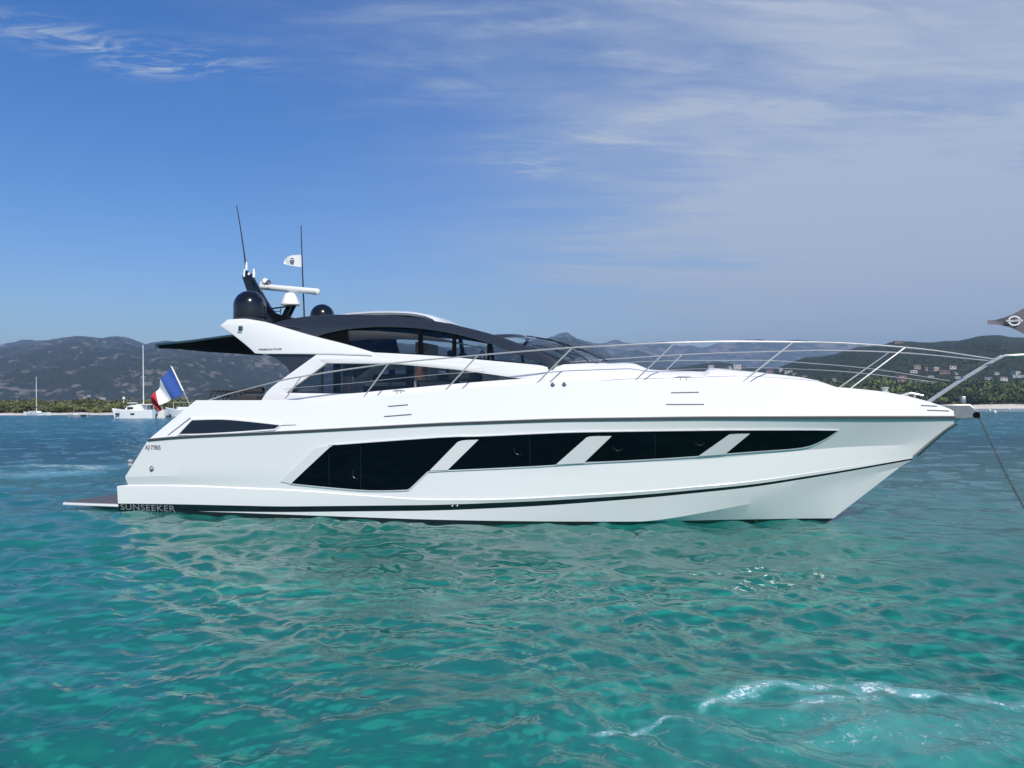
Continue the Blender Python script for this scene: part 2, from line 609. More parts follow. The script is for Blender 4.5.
    mpn.inputs['Scale'].default_value = (0.6, 1.25, 1.0)
    L_.new(geo.outputs['Position'], mpn.inputs['Vector'])
    r1 = noise(2.6, 5, 0.6, mpn.outputs[0], 0.4)
    r2 = noise(15.0, 3, 0.6, mpn.outputs[0], 0.6)
    bp = N.new('ShaderNodeBump')
    bp.inputs['Strength'].default_value = 1.0
    bp.inputs['Distance'].default_value = 0.09
    L_.new(mth('MULTIPLY', r1, mp(sx.outputs['Y'], 12, 60, 0.06, 1.5, False)), bp.inputs['Height'])
    bp2 = N.new('ShaderNodeBump')
    bp2.inputs['Strength'].default_value = 1.0
    bp2.inputs['Distance'].default_value = 0.0095
    # cat's paws: the wind ruffles the water in patches and leaves it glassy between them
    ruffle = mp(noise(0.75, 4, 0.6, mpn.outputs[0], 0.5), 0.42, 0.66, 0.10, 1.0)
    L_.new(mth('MULTIPLY', r2, ruffle), bp2.inputs['Height'])
    L_.new(bp.outputs[0], bp2.inputs['Normal'])
    for n_ in (dif, glo, fre):
        L_.new(bp2.outputs[0], n_.inputs['Normal'])
    o = big_mesh('water', V, Q, m)
    at = o.data.attributes.new('foam', 'FLOAT', 'POINT')
    at.data.foreach_set('value', F.astype(np.float32).ravel())
    tag(o, 'turquoise sea with small choppy waves and wash foam', kind='structure')


WATER_NEAR_A = (0.012, 0.215, 0.180)
WATER_NEAR_B = (0.036, 0.335, 0.275)
WATER_FAR = (0.014, 0.150, 0.215)
make_water()
# added teal plane, standing in for light scattered back inside the water
sb_ = pmat('teal_water_scatter', (0.042, 0.47, 0.395), 0.9, var=0.3, vscale=0.16)
o = MB().grid([[Vector((x, y, -1.35)) for x in np.linspace(-600, 600, 25)] for y in np.linspace(-300, 900, 25)]).build('scatter_plane', sb_, None, recalc=False)
tag(o, 'turquoise plane added under the water in place of scattered light', kind='structure')


# ------------------------------------------------------------------ shore and flat land
SHORE = [(-900, 300), (-300, 280), (0, 268), (150, 268), (300, 300), (600, 420), (850, 490), (1024, 505), (1400, 540), (1900, 560)]


def shore_d(px):
    return np.interp(px, [s[0] for s in SHORE], [s[1] for s in SHORE])


def rightness(px):
    return np.clip((px - 500) / 400.0, 0, 1)


def land_z(px, d):
    """height of the land a distance d behind the waterline"""
    k = rightness(px)
    berm = np.interp(d, [-6, 0, 4, 14, 30, 70, 400, 12000], [-1.6, -0.02, 0.35, 0.75, 1.0, 1.4, 3.0, 6.0])
    dune = np.interp(d, [-6, 0, 6, 18, 30, 70, 400, 12000], [-1.6, -0.02, 0.8, 2.6, 3.2, 3.6, 6.0, 6.0])
    return berm * (1 - k) + dune * k


def make_land():
    pxs = np.arange(-900, 1901, 5.0)
    sandm = pmat('pale_beach_sand', (0.64, 0.60, 0.53), 0.95, var=0.18, vscale=0.25)
    scrub = pmat('coastal_scrub_ground', (0.055, 0.06, 0.032), 0.95, var=0.4, vscale=0.05)
    for name, dd, m, lift in (('beach', [-6, -2, 0, 2, 4, 7, 10, 14, 18, 23, 27], sandm, 0.0),
                              ('land', [24, 30, 40, 60, 100, 180, 400, 900, 2000, 5000, 11000], scrub, 0.03)):
        P, Dd = np.meshgrid(pxs, np.array(dd, float), indexing='xy')
        edge = vnoise(P / 14.0, P * 0, 4) * 2.2
        Yd = shore_d(P) + Dd + edge
        Z = land_z(P, Dd) + lift + (0.12 * vnoise(P / 9.0, Dd / 6.0, 6) if name == 'beach' else 0)
        V = np.stack([(P - 512) / FPX * Yd, Yd, Z], -1).reshape(-1, 3)
        o = big_mesh(name, V, grid_quads(len(dd), len(pxs)), m)
        tag(o, kind='structure')
        tag(o, 'pale sand beach along the far shore' if name == 'beach' else 'flat scrub land behind the beach')


make_land()


# ------------------------------------------------------------------ hills
def hillmat(name, green, rock, amount, scale, dark):
    m = bpy.data.materials.new(name)
    m.use_nodes = True
    nt = m.node_tree
    N, L_ = nt.nodes, nt.links
    b = N['Principled BSDF']
    b.inputs['Roughness'].default_value = 0.95
    b.inputs['Specular IOR Level'].default_value = 0.1
    geo = N.new('ShaderNodeNewGeometry')
    sx = N.new('ShaderNodeSeparateXYZ')
    L_.new(geo.outputs['Position'], sx.inputs[0])
    mpn = N.new('ShaderNodeMapping')
    mpn.inputs['Scale'].default_value = (1, 1, 1.2)
    L_.new(geo.outputs['Position'], mpn.inputs['Vector'])

    def noise(s, d, r):
        n = N.new('ShaderNodeTexNoise')
        n.inputs['Scale'].default_value, n.inputs['Detail'].default_value, n.inputs['Roughness'].default_value = s, d, r
        L_.new(mpn.outputs[0], n.inputs['Vector'])
        return n.outputs['Fac']
    n1, n2, n3 = noise(scale, 9, 0.62), noise(scale * 6, 5, 0.6), noise(scale * 0.22, 3, 0.5)
    ad = N.new('ShaderNodeMath')
    ad.operation = 'ADD'
    L_.new(n1, ad.inputs[0])
    mu = N.new('ShaderNodeMath')
    mu.operation = 'MULTIPLY'
    mu.inputs[1].default_value = 0.45
    L_.new(n3, mu.inputs[0])
    L_.new(mu.outputs[0], ad.inputs[1])
    mr = N.new('ShaderNodeMapRange')
    mr.interpolation_type = 'SMOOTHSTEP'
    mr.inputs[1].default_value, mr.inputs[2].default_value = amount, amount + 0.11
    mr.inputs[4].default_value = 0.85
    L_.new(ad.outputs[0], mr.inputs[0])
    g = N.new('ShaderNodeMix')
    g.data_type = 'RGBA'
    g.inputs['A'].default_value = (*dark, 1)
    g.inputs['B'].default_value = (*green, 1)
    gm = N.new('ShaderNodeMapRange')
    gm.inputs[1].default_value, gm.inputs[2].default_value = 0.35, 0.65
    L_.new(n2, gm.inputs[0])
    L_.new(gm.outputs[0], g.inputs['Factor'])
    c = N.new('ShaderNodeMix')
    c.data_type = 'RGBA'
    c.inputs['B'].default_value = (*rock, 1)
    L_.new(mr.outputs[0], c.inputs['Factor'])
    L_.new(g.outputs['Result'], c.inputs['A'])
    L_.new(c.outputs['Result'], b.inputs['Base Color'])
    bp = N.new('ShaderNodeBump')
    bp.inputs['Strength'].default_value = 0.9
    bp.inputs['Distance'].default_value = 9.0
    L_.new(n2, bp.inputs['Height'])
    L_.new(bp.outputs[0], b.inputs['Normal'])
    return m


def make_hills(name, ridge, d_base, d_ridge, mat, label, rough=0.16, jag=0.0, seed=1, wl_=700.0, step=2.0, rows=90, power=0.85, base_z=2.0):
    rp = np.array([r[0] for r in ridge], float)
    rz = np.array([at_depth(r[0], r[1], d_ridge).z for r in ridge])
    pxs = np.arange(rp[0], rp[-1] + 1, step)
    t = np.concatenate([np.linspace(0, 1, rows), np.linspace(1.03, 1.6, 14)])
    T, P = np.meshgrid(t, pxs, indexing='ij')
    Yd = d_base + (d_ridge - d_base) * T
    X = (P - 512) / FPX * Yd
    H = np.interp(P, rp, rz)
    # smooth the corners of the traced skyline a little, then roughen it
    prof = np.where(T <= 1, T ** power, np.clip(1 - ((T - 1) / 0.62) ** 1.4, 0, 1))
    n = fbm(X / wl_, Yd / wl_, 5, seed, 0.5, ridged=True)
    env = np.sin(np.clip(T, 0, 1) * math.pi) ** 0.6
    Z = base_z + (H - base_z) * prof + (n - 0.25) * rough * H * env
    sk = fbm(X / (wl_ * 0.16), Yd / (wl_ * 0.16), 4, seed + 40)
    Z += sk * H * (0.018 + jag) * np.clip(T * 1.4, 0, 1)
    lim = base_z + (H - base_z) * np.clip(T, 0, 1) ** 0.62 * 1.0
    Z = np.where(T < 0.97, np.minimum(Z, lim), Z)
    V = np.stack([X, Yd, Z], -1).reshape(-1, 3)
    o = big_mesh(name, V, grid_quads(len(t), len(pxs)), mat)
    tag(o, label, kind='structure')
    return o


hm_left = hillmat('macchia_and_granite', (0.052, 0.064, 0.042), (0.235, 0.205, 0.18), 0.765, 0.036, (0.010, 0.016, 0.011))
hm_far = hillmat('bare_mountain', (0.07, 0.07, 0.055), (0.24, 0.20, 0.18), 0.72, 0.010, (0.03, 0.034, 0.028))
hm_green = hillmat('dense_macchia', (0.060, 0.078, 0.032), (0.20, 0.16, 0.11), 0.93, 0.030, (0.005, 0.010, 0.005))

hills_left = make_hills('hills', [(-500, 352), (-250, 350), (-60, 351), (0, 348), (18, 344.5), (34, 343), (48, 340.5), (60, 338.2), (68, 337.2), (78, 336.2), (92, 337.5), (101, 338.6), (110, 337),
                        (119, 336.5), (128, 338), (137, 341.5), (145, 344), (152, 342.5), (165, 341), (190, 343), (230, 347), (270, 349), (300, 347), (350, 344), (400, 346), (450, 348),
                        (500, 346), (535, 341), (548, 338.5), (560, 337.5), (568, 336.8), (577, 340), (588, 344), (600, 350), (620, 362), (640, 375), (660, 395)],
                        1500, 4600, hm_left, 'grey green granite mountain ridge behind the left shore', rough=0.60, seed=3, wl_=480)
make_hills('hills', [(520, 350), (560, 344), (590, 341.5), (612, 341), (640, 342), (655, 344), (668, 344.5), (680, 346), (690, 345), (700, 347), (712, 344.5), (722, 343.5),
                     (735, 343), (748, 342), (760, 343), (775, 344), (790, 343), (810, 345), (840, 347), (870, 350), (900, 352), (960, 356), (1040, 358)],
           4600, 6000, hm_far, 'pale jagged mountain range far off in the haze', rough=0.4, jag=0.10, seed=9, wl_=1500, step=1.5)
make_hills('hills', [(560, 366), (580, 361), (600, 357), (615, 355), (628, 352), (638, 350), (648, 353), (660, 359), (680, 364), (700, 366), (730, 370), (800, 380)],
           2900, 4500, hm_left, 'dark blue conical hill in the middle distance', rough=0.3, seed=15, wl_=700, step=1.5)
make_hills('hills', [(560, 377), (620, 372), (650, 369.5), (672, 368.5), (690, 366), (704, 363.5), (716, 362), (728, 362.5), (742, 366), (760, 369), (785, 368), (820, 366), (900, 372), (980, 392)],
           1000, 1700, hm_green, 'low dark wooded hill beyond the bow', rough=0.12, seed=21, wl_=400, step=1.5)
hills_right = make_hills('hills', [(730, 385), (760, 376), (780, 368), (797, 361), (806, 358), (820, 356.5), (836, 354), (846, 350.5), (858, 347), (872, 346), (886, 344.5), (894, 342), (900, 341),
                         (907, 341.5), (915, 342), (930, 342.2), (946, 341.2), (960, 340.8), (970, 339), (980, 336.6), (992, 335.4), (1002, 335), (1012, 336.8), (1024, 337.4), (1060, 334),
                         (1140, 340), (1300, 352), (1600, 370)],
                         690, 1450, hm_green, 'green macchia hill with scattered houses behind the right beach', rough=0.3, seed=27, wl_=330, step=1.5, power=0.95)


# ------------------------------------------------------------------ coastal woods: far off, they read as one mass
def leafmat(name, a, c):
    m = bpy.data.materials.new(name)
    m.use_nodes = True
    nt = m.node_tree
    b = nt.nodes['Principled BSDF']
    b.inputs['Roughness'].default_value = 0.7
    b.inputs['Specular IOR Level'].default_value = 0.25
    at = nt.nodes.new('ShaderNodeAttribute')
    at.attribute_name = 'tone'
    mx = nt.nodes.new('ShaderNodeMix')
    mx.data_type = 'RGBA'
    mx.inputs['A'].default_value = (*a, 1)
    mx.inputs['B'].default_value = (*c, 1)
    nt.links.new(at.outputs['Fac'], mx.inputs['Factor'])
    nt.links.new(mx.outputs['Result'], b.inputs['Base Color'])
    return m


def make_wood(name, px0, px1, depth0, depth1, n, hgt, wid, leaf, per, mat, label, seed):
    g = np.random.default_rng(seed)
    cs, tone = [], []
    for i in range(n):
        px = g.uniform(px0, px1)
        d = depth0 + (depth1 - depth0) * g.uniform() ** 1.3
        yd = shore_d(px) + d
        z0 = float(land_z(px, d))
        h = hgt * g.uniform(0.55, 1.08) * (0.62 + 0.38 * min(1, (d - depth0) / 30 + 0.25))
        w = wid * g.uniform(0.6, 1.2)
        base = np.array([(px - 512) / FPX * yd, yd, z0])
        tt = g.uniform()
        lobes = g.integers(4, 8)
        for _ in range(lobes):
            lc = base + np.array([g.normal(0, w * 0.42), g.normal(0, w * 0.42), h * g.uniform(0.38, 0.86)])
            r = np.array([w * g.uniform(0.28, 0.5), w * g.uniform(0.28, 0.5), h * g.uniform(0.14, 0.26)])
            k = per // lobes
            u = g.normal(size=(k, 3))
            u /= np.linalg.norm(u, axis=1)[:, None]
            cs.append(lc + u * r * g.uniform(0.72, 1.08, (k, 1)))
            tone.append(np.clip(tt * 0.7 + g.uniform(-.15, .3) + g.normal(0, 0.13, k), 0, 1))
        k = per // 8                                           # low skirt of undergrowth
        cs.append(base + np.stack([g.normal(0, w * .45, k), g.normal(0, w * .45, k), g.uniform(0.0, h * 0.45, k)], -1))
        tone.append(np.clip(tt * 0.6 + g.normal(0, .15, k), 0, 1))
    c, tone = np.concatenate(cs), np.concatenate(tone)
    k = len(c)
    a = g.normal(size=(k, 3)); a /= np.linalg.norm(a, axis=1)[:, None]
    b = np.cross(a, g.normal(size=(k, 3))); b /= np.linalg.norm(b, axis=1)[:, None]
    s = leaf * g.uniform(0.6, 1.3, (k, 1))
    V = np.stack([c - a * s, c - b * s * .6, c + a * s, c + b * s * .6], 1).reshape(-1, 3)
    o = big_mesh(name, V, np.arange(4 * k).reshape(-1, 4), mat, smooth=False)
    at = o.data.attributes.new('tone', 'FLOAT', 'FACE')
    at.data.foreach_set('value', tone.astype(np.float32))
    tag(o, label, 'woodland', kind='stuff')
    return o


lm_left = leafmat('olive_macchia_leaves', (0.050, 0.066, 0.022), (0.19, 0.195, 0.068))
lm_right = leafmat('pine_wood_leaves', (0.022, 0.040, 0.013), (0.15, 0.18, 0.05))
make_wood('wood', -160, 330, 14, 120, 620, 4.6, 6.0, 0.55, 190, lm_left, 'olive green coastal wood behind the left beach', 41)
make_wood('wood', 690, 1230, 22, 130, 330, 17.0, 16.0, 1.1, 300, lm_right, 'dark green pine wood behind the right beach', 43)
make_wood('wood', 330, 700, 18, 110, 240, 8.0, 9.0, 0.9, 120, lm_right, 'green wood along the shore behind the yacht', 47)

# ------------------------------------------------------------------ sea air
hz = MB().box((0, 0, 284), (25600, 25600, 576)).build('haze', [], None, smooth=0)
vm = bpy.data.materials.new('sea_haze')
vm.use_nodes = True
vm.node_tree.nodes.clear()
pv = vm.node_tree.nodes.new('ShaderNodeVolumePrincipled')
pv.inputs['Color'].default_value = (0.50, 0.73, 1.0, 1)
pv.inputs['Density'].default_value = 1.9e-4
pv.inputs['Anisotropy'].default_value = 0.2
vo = vm.node_tree.nodes.new('ShaderNodeOutputMaterial')
vm.node_tree.links.new(pv.outputs[0], vo.inputs['Volume'])
hz.data.materials.append(vm)
tag(hz, 'thin blue sea haze over the bay', 'haze', kind='stuff')

# ================================================================== THE MOTOR YACHT
HB_STERN = 2.28
p_bow, p_st = ground(830, 521), ground(118, 511)
dv = Vector((p_bow.x - p_st.x, p_bow.y - p_st.y))
HEAD = math.atan2(dv.y, dv.x) - math.asin(HB_STERN / dv.length)
port = Vector((-math.sin(HEAD), math.cos(HEAD), 0))
Y0 = p_st + port * HB_STERN
yacht = empty('motor_yacht', (Y0.x, Y0.y, 0), HEAD)
tag(yacht, 'large white motor yacht with black hull windows, anchored across the middle of the bay', 'yacht')
TO_L = (Matrix.Translation(yacht.location) @ Matrix.Rotation(HEAD, 4, 'Z')).inverted()
CAM_L = TO_L @ Vector((0, 0, CAM_H))


def lray(px, py):
    return (TO_L.to_3x3() @ ray(px, py)).normalized()


def LP(px, py, a, b=0.0, c=0.0, z0=0.0):
    """pixel -> point of the yacht's own frame on the plane y = a + b x + c (z - z0)"""
    d = lray(px, py)
    t = (a + b * CAM_L.x + c * (CAM_L.z - z0) - CAM_L.y) / (d.y - b * d.x - c * d.z)
    return CAM_L + d * t


def LF(px, py, f):
    y = -f(8.0)
    for _ in range(40):
        p = LP(px, py, y)
        y = 0.5 * y - 0.5 * f(p.x)
    return LP(px, py, y)


def shape(bmax, p, xe, u0=0.42, aft=0.03):
    def f(x):
        u = max(0.0, x / xe)
        if u < u0:
            return bmax * (1 - aft * ((u0 - u) / u0) ** 2)
        if u >= 1:
            return 0.0
        return bmax * (1 - ((u - u0) / (1 - u0)) ** p)
    return f


class Line:
    """a fore-and-aft line of the hull, traced on its starboard side"""

    def __init__(self, trace, bmax, p, xz=None, u0=0.42):
        end = LP(trace[-1][0], trace[-1][1], 0.0)
        self.xe = end.x
        self.b = shape(bmax, p, self.xe, u0)
        pts = list(xz or [])
        for q in trace[:-1]:
            L = LF(q[0], q[1], self.b)
            pts.append((L.x, L.z))
        pts.append((end.x, end.z))
        self.x = np.array([q[0] for q in pts])
        self.zz = np.array([q[1] for q in pts])
        self.xs = self.x[0]
        xd = np.linspace(self.xs, self.xe, 400)
        zd = np.interp(xd, self.x, self.zz)
        k = np.hanning(41); k /= k.sum()
        zp = np.concatenate([2 * zd[0] - zd[20:0:-1], zd, 2 * zd[-1] - zd[-2:-22:-1]])
        self.xd, self.zd = xd, np.convolve(zp, k, 'valid')

    def z(self, x):
        return float(np.interp(x, self.xd, self.zd))

    def at(self, u):
        x = self.xs + (self.xe - self.xs) * u
        return Vector((x, -self.b(x), self.z(x)))


chine = Line([(660, 520.5), (755, 503), (841, 483), (900, 467)], 2.26, 1.48, [(0, -0.16), (5, -0.15), (10, -0.12)])
s_bot = Line([(118, 511), (178, 511), (280, 512.2), (440, 510.5), (540, 506), (640, 498.5), (755, 487), (840, 473), (912, 460)], 2.31, 1.80)
s_top = Line([(118, 503.5), (178, 504.2), (280, 506.5), (440, 504.8), (540, 501), (640, 495), (755, 484.3), (840, 471), (912, 458.3)], 2.34, 1.83)
ledge_o = Line([(117, 486), (180, 486), (300, 491), (420, 500), (500, 499.8), (640, 492), (755, 481.5), (840, 468.5), (913, 457)], 2.372, 1.87)
ledge_i = Line([(128, 485), (180, 484.6), (300, 489.6), (420, 499.2), (500, 499.0), (640, 491.2), (755, 480.7), (840, 467.7), (914, 456)], 2.352, 1.87)
knuck = Line([(125, 477), (300, 472), (500, 468), (700, 460), (840, 447), (928, 444)], 2.42, 1.95)
rubl = Line([(148, 440), (180, 437), (300, 431.5), (440, 424), (560, 419.7), (700, 417.7), (850, 417.3), (963, 417.2)], 2.54, 2.5)
crease = Line([(195, 401), (262, 401), (340, 400), (380, 396), (420, 392.6), (480, 388), (560, 382.2), (630, 380.6), (720, 381.6), (790, 384), (838, 388), (880, 391.5), (905, 396), (930, 402), (950, 409), (963, 415.2)], 2.43, 2.52)
HEADD = math.degrees(HEAD)
print('heading', round(HEADD, 2), 'rub xe', round(rubl.xe, 2), [tuple(round(c, 2) for c in l.at(0.0)) + tuple(round(c, 2) for c in l.at(.5)) + tuple(round(c, 2) for c in l.at(1)) for l in (chine, s_bot, s_top, ledge_o, knuck, rubl, crease)])


def hull_mesh():
    NU = 120
    us = 1 - (1 - np.linspace(0, 1, NU)) ** 1.25
    ce = chine.at(1)
    keel = [(0.0, -0.75), (6, -1.0), (11, -1.05), (14, -0.95), (LP(826, 523, 0).x - 1.2, -0.55), (LP(830, 521, 0).x, 0.0), (ce.x, ce.z)]
    kx = np.array([k[0] for k in keel]); kz = np.array([k[1] for k in keel])
    rows = []
    xk = us * ce.x
    rows.append([Vector((x, -0.001, float(np.interp(x, kx, kz)))) for x in xk])
    seq = [(chine, 3), (s_bot, 2), (s_top, 1), (ledge_o, 1), (ledge_i, 1), (knuck, 3), (rubl, 4), (crease, 5)]
    prev, mats = rows[0], []
    for ln, n in seq:
        cur = [ln.at(u) for u in us]
        for k in range(1, n + 1):
            t = k / n
            rows.append([a.lerp(b, t) for a, b in zip(prev, cur)])
            mats.append(1 if ln is s_top else (0))
        prev = cur
    # the bulwark's rounded top and its inner face
    top = rows[-1]
    rows.append([Vector((p.x, min(p.y + 0.035, 0), p.z + 0.018)) for p in top]); mats.append(0)
    rows.append([Vector((p.x, min(p.y + 0.10, 0), p.z + 0.016)) for p in top]); mats.append(0)
    rows.append([Vector((p.x, min(p.y + 0.13, 0), p.z - 0.03)) for p in top]); mats.append(0)
    rows.append([Vector((p.x, min(p.y + 0.14, 0), p.z - 0.03 - 0.52 * min(1.0, max(0.0, -p.y - 0.14) / 0.9))) for p in top]); mats.append(0)
    m = MB()
    for side in (1, -1):
        rr = [[Vector((p.x, p.y * side, p.z)) for p in r] for r in rows]
        for i in range(len(rr) - 1):
            m.grid([rr[i], rr[i + 1]], mi=mats[i])
    # transom
    s0 = [r[0] for r in rows[:-4]]
    m.grid([[Vector((p.x, p.y, p.z)) for p in s0], [Vector((p.x, -p.y, p.z)) for p in s0]])
    return m


hp_ = pmat('hull_paint', (0.82, 0.815, 0.80), 0.16, coat=0.5)
nt_ = hp_.node_tree
tc_, sx_, lt_, mx_ = (nt_.nodes.new(t) for t in ('ShaderNodeTexCoord', 'ShaderNodeSeparateXYZ', 'ShaderNodeMath', 'ShaderNodeMix'))
lt_.operation = 'LESS_THAN'
lt_.inputs[1].default_value = 0.065
mx_.data_type = 'RGBA'
mx_.inputs['A'].default_value = (0.82, 0.815, 0.80, 1)
mx_.inputs['B'].default_value = (0.012, 0.014, 0.016, 1)
nt_.links.new(tc_.outputs['Object'], sx_.inputs[0])
nt_.links.new(sx_.outputs['Z'], lt_.inputs[0])
nt_.links.new(lt_.outputs[0], mx_.inputs['Factor'])
nt_.links.new(mx_.outputs['Result'], nt_.nodes['Principled BSDF'].inputs['Base Color'])
hull = hull_mesh().build('hull', [hp_, M['bootstripe']], yacht, smooth=0.15, merge=0.003)
HBVH = BVHTree.FromObject(hull, bpy.context.evaluated_depsgraph_get())


def on_hull(px, py):
    h = HBVH.ray_cast(CAM_L, lray(px, py))
    if h[0] is None:
        raise ValueError('no hull at %s,%s' % (px, py))
    return h[0]


def hull_y(x, z):
    h = HBVH.ray_cast(Vector((x, -12, z)), Vector((0, 1, 0)))
    return h[0].y if h[0] is not None else None


def fill_loops(loops, depth=0.0, bevel=0.0):
    """flat plate from outline loops in (x, z), holes included; returns verts/faces with y as the thickness axis"""
    cu = bpy.data.curves.new('plate', 'CURVE')
    cu.dimensions = '2D'
    cu.fill_mode = 'BOTH'
    cu.extrude = max(0.0, depth / 2 - bevel)
    cu.bevel_depth = bevel
    cu.bevel_resolution = 1
    for lp in loops:
        s = cu.splines.new('POLY')
        s.points.add(len(lp) - 1)
        for p, q in zip(s.points, lp):
            p.co = (q[0], q[1], 0, 1)
        s.use_cyclic_u = True
    o = bpy.data.objects.new('plate', cu)
    COL.objects.link(o)
    dg = bpy.context.evaluated_depsgraph_get()
    me = bpy.data.meshes.new_from_object(o.evaluated_get(dg))
    vs = [(v.co.x, v.co.z, v.co.y) for v in me.vertices]
    fs = [tuple(reversed(p.vertices)) for p in me.polygons]
    bpy.data.objects.remove(o)
    bpy.data.curves.remove(cu)
    bpy.data.meshes.remove(me)
    return vs, fs


def smooth_loop(pts, closed=True, n=6, keep=0.45):
    """Catmull-Rom through the traced points, sharp corners kept"""
    P = [Vector((p[0], p[1])) for p in pts]
    out = []
    N_ = len(P)
    for i in range(N_ if closed else N_ - 1):
        p0, p1, p2, p3 = P[(i - 1) % N_], P[i], P[(i + 1) % N_], P[(i + 2) % N_]
        if not closed:
            p0 = P[max(i - 1, 0)]
            p3 = P[min(i + 2, N_ - 1)]

        def corner(a, b, c):
            return (b - a).length > 1e-6 and (c - b).length > 1e-6 and (b - a).angle(c - b) > keep
        t1 = (p2 - p0) / 2 if not corner(p0, p1, p2) else (p2 - p1)
        t2 = (p3 - p1) / 2 if not corner(p1, p2, p3) else (p2 - p1)
        for k in range(n):
            t = k / n
            h = (2 * t ** 3 - 3 * t ** 2 + 1) * p1 + (t ** 3 - 2 * t ** 2 + t) * t1 + (-2 * t ** 3 + 3 * t ** 2) * p2 + (t ** 3 - t ** 2) * t2
            out.append((h.x, h.y))
    if not closed:
        out.append((P[-1].x, P[-1].y))
    return out


def plate(name, loops_px, plane, thick, mat, parent, bevel=0.0, mirror=False, smooth=0.5, n=5):
    """a panel standing on a plane of the yacht, outline traced on the starboard side"""
    a, b, c, z0 = plane
    loops = []
    for lp in loops_px:
        q = [LP(p[0], p[1], a, b, c, z0) for p in lp]
        loops.append(smooth_loop([(p.x, p.z) for p in q], n=n))
    vs, fs = fill_loops(loops, thick, bevel)
    out = []
    for side in ((1, -1) if mirror else (1,)):
        m = MB()
        V = [(x, side * (a + b * x + c * (z - z0) + y), z) for (x, y, z) in vs]
        F = fs if side == 1 else [tuple(reversed(f)) for f in fs]
        m.add(V, F)
        out.append(m.build(name, mat, parent, smooth=smooth, merge=0.0004))
    return out


def hull_patch(name, loop_px, mat, parent, lift=0.012, thick=0.02, cell=0.16, n=4, hole=None, smooth=0.4, both=True):
    """a panel that follows the curve of the hull side"""
    loops = []
    for lp in ([loop_px] + ([hole] if hole else [])):
        q = [on_hull(*p) for p in lp]
        loops.append(smooth_loop([(p.x, p.z) for p in q], n=n))
    vs, fs = fill_loops(loops)
    bm = bmesh.new()
    bv = [bm.verts.new(v) for v in vs]
    for f in fs:
        try:
            bm.faces.new([bv[i] for i in f])
        except ValueError:
            pass
    bmesh.ops.remove_doubles(bm, verts=bm.verts, dist=0.0005)
    bmesh.ops.triangulate(bm, faces=bm.faces)
    for _ in range(5):
        es = [e for e in bm.edges if e.calc_length() > cell * 2]
        if not es:
            break
        bmesh.ops.subdivide_edges(bm, edges=es, cuts=1)
        bmesh.ops.triangulate(bm, faces=bm.faces)
    for v in bm.verts:
        y = hull_y(v.co.x, v.co.z)
        v.co.y = (y if y is not None else -2.3) - lift
    r = bmesh.ops.extrude_face_region(bm, geom=list(bm.faces))
    for e in r['geom']:
        if isinstance(e, bmesh.types.BMVert):
            e.co.y -= thick
    bmesh.ops.recalc_face_normals(bm, faces=bm.faces)
    res = []
    for side in ((1, -1) if both else (1,)):
        me = bpy.data.meshes.new(name)
        if side == -1:
            for v in bm.verts:
                v.co.y = -v.co.y
            bmesh.ops.reverse_faces(bm, faces=bm.faces)
        bm.to_mesh(me)
        me.materials.append(mat)
        me.polygons.foreach_set('use_smooth', [True] * len(me.polygons))
        me.set_sharp_from_angle(angle=smooth)
        o = bpy.data.objects.new(name, me)
        COL.objects.link(o)
        o.parent = parent
        res.append(o)
    bm.free()
    return res


# antifouling below the waterline, rubbing strake, stem guard
def strake(name, line, off, hgt, mat, x0=0.0, x1=1.0, inset=0.0, dz=0.0):
    for side in (1, -1):
        rows = []
        for u in np.linspace(x0, x1, 110):
            p = line.at(u)
            y = p.y + inset
            rows.append([Vector((p.x, side * min(y + 0.02, 0.0), p.z + dz - hgt / 2)), Vector((p.x + (off if u == x1 == 1.0 else 0), side * (y - off), p.z + dz - hgt * 0.4)),
                         Vector((p.x + (off if u == x1 == 1.0 else 0), side * (y - off), p.z + dz + hgt * 0.4)), Vector((p.x, side * min(y + 0.02, 0.0), p.z + dz + hgt / 2))])
        m = MB().grid(rows, closed=True)
        m.build(name, mat, yacht, smooth=0.5)


strake('rubbing_strake', rubl, 0.016, 0.075, M['rub'])
strake('steel_strip', rubl, 0.022, 0.020, M['steel'], dz=0.028)
gs = [LP(958, 424, 0), LP(948, 430, 0), LP(936, 440, 0), LP(918, 456, 0)]
m = MB()
rows = []
for p in gs:
    rows.append([Vector((p.x + 0.02, 0, p.z)), Vector((p.x - 0.06, -0.05, p.z + 0.0)), Vector((p.x - 0.13, 0, p.z)), Vector((p.x - 0.06, 0.05, p.z))])
m.grid(rows, closed=True)
m.build('stem_guard', M['darksteel'], yacht)

# hull windows
W1 = [(291.5, 483.5), (330, 447.4), (333, 445.6), (337, 444.9), (440, 437.6), (470, 436.9), (466, 441), (452, 452), (428, 471.5), (412, 486.6), (409, 488.8), (404, 489.8), (370, 490.3), (330, 487.3)]
W2 = [(428.3, 471.3), (452.2, 452), (466.2, 441), (470.2, 436.9), (560, 433.0), (600, 432.2), (596, 439), (572, 458), (562, 462.5), (550, 465.0), (500, 467.6)]
W3 = [(562.5, 462.8), (572.2, 458), (596.2, 439), (600.2, 432.2), (700, 430.8), (738, 430.6), (735, 436), (716, 450), (697, 456.0), (640, 459.6)]
W4 = [(697.3, 456.1), (716.2, 450), (735.2, 436), (738.2, 430.6), (800, 430.4), (838, 430.6), (822, 440.6), (802, 447.6), (760, 451.0)]
FIN = [[(430, 470.6), (458, 442), (464, 440.3), (479, 439.6), (448, 470)], [(556, 464.6), (587, 437.2), (593, 436.2), (612, 436.0), (584, 463)], [(698, 456.4), (729, 434.5), (735, 433.9), (750, 433.6), (725, 454.2)]]


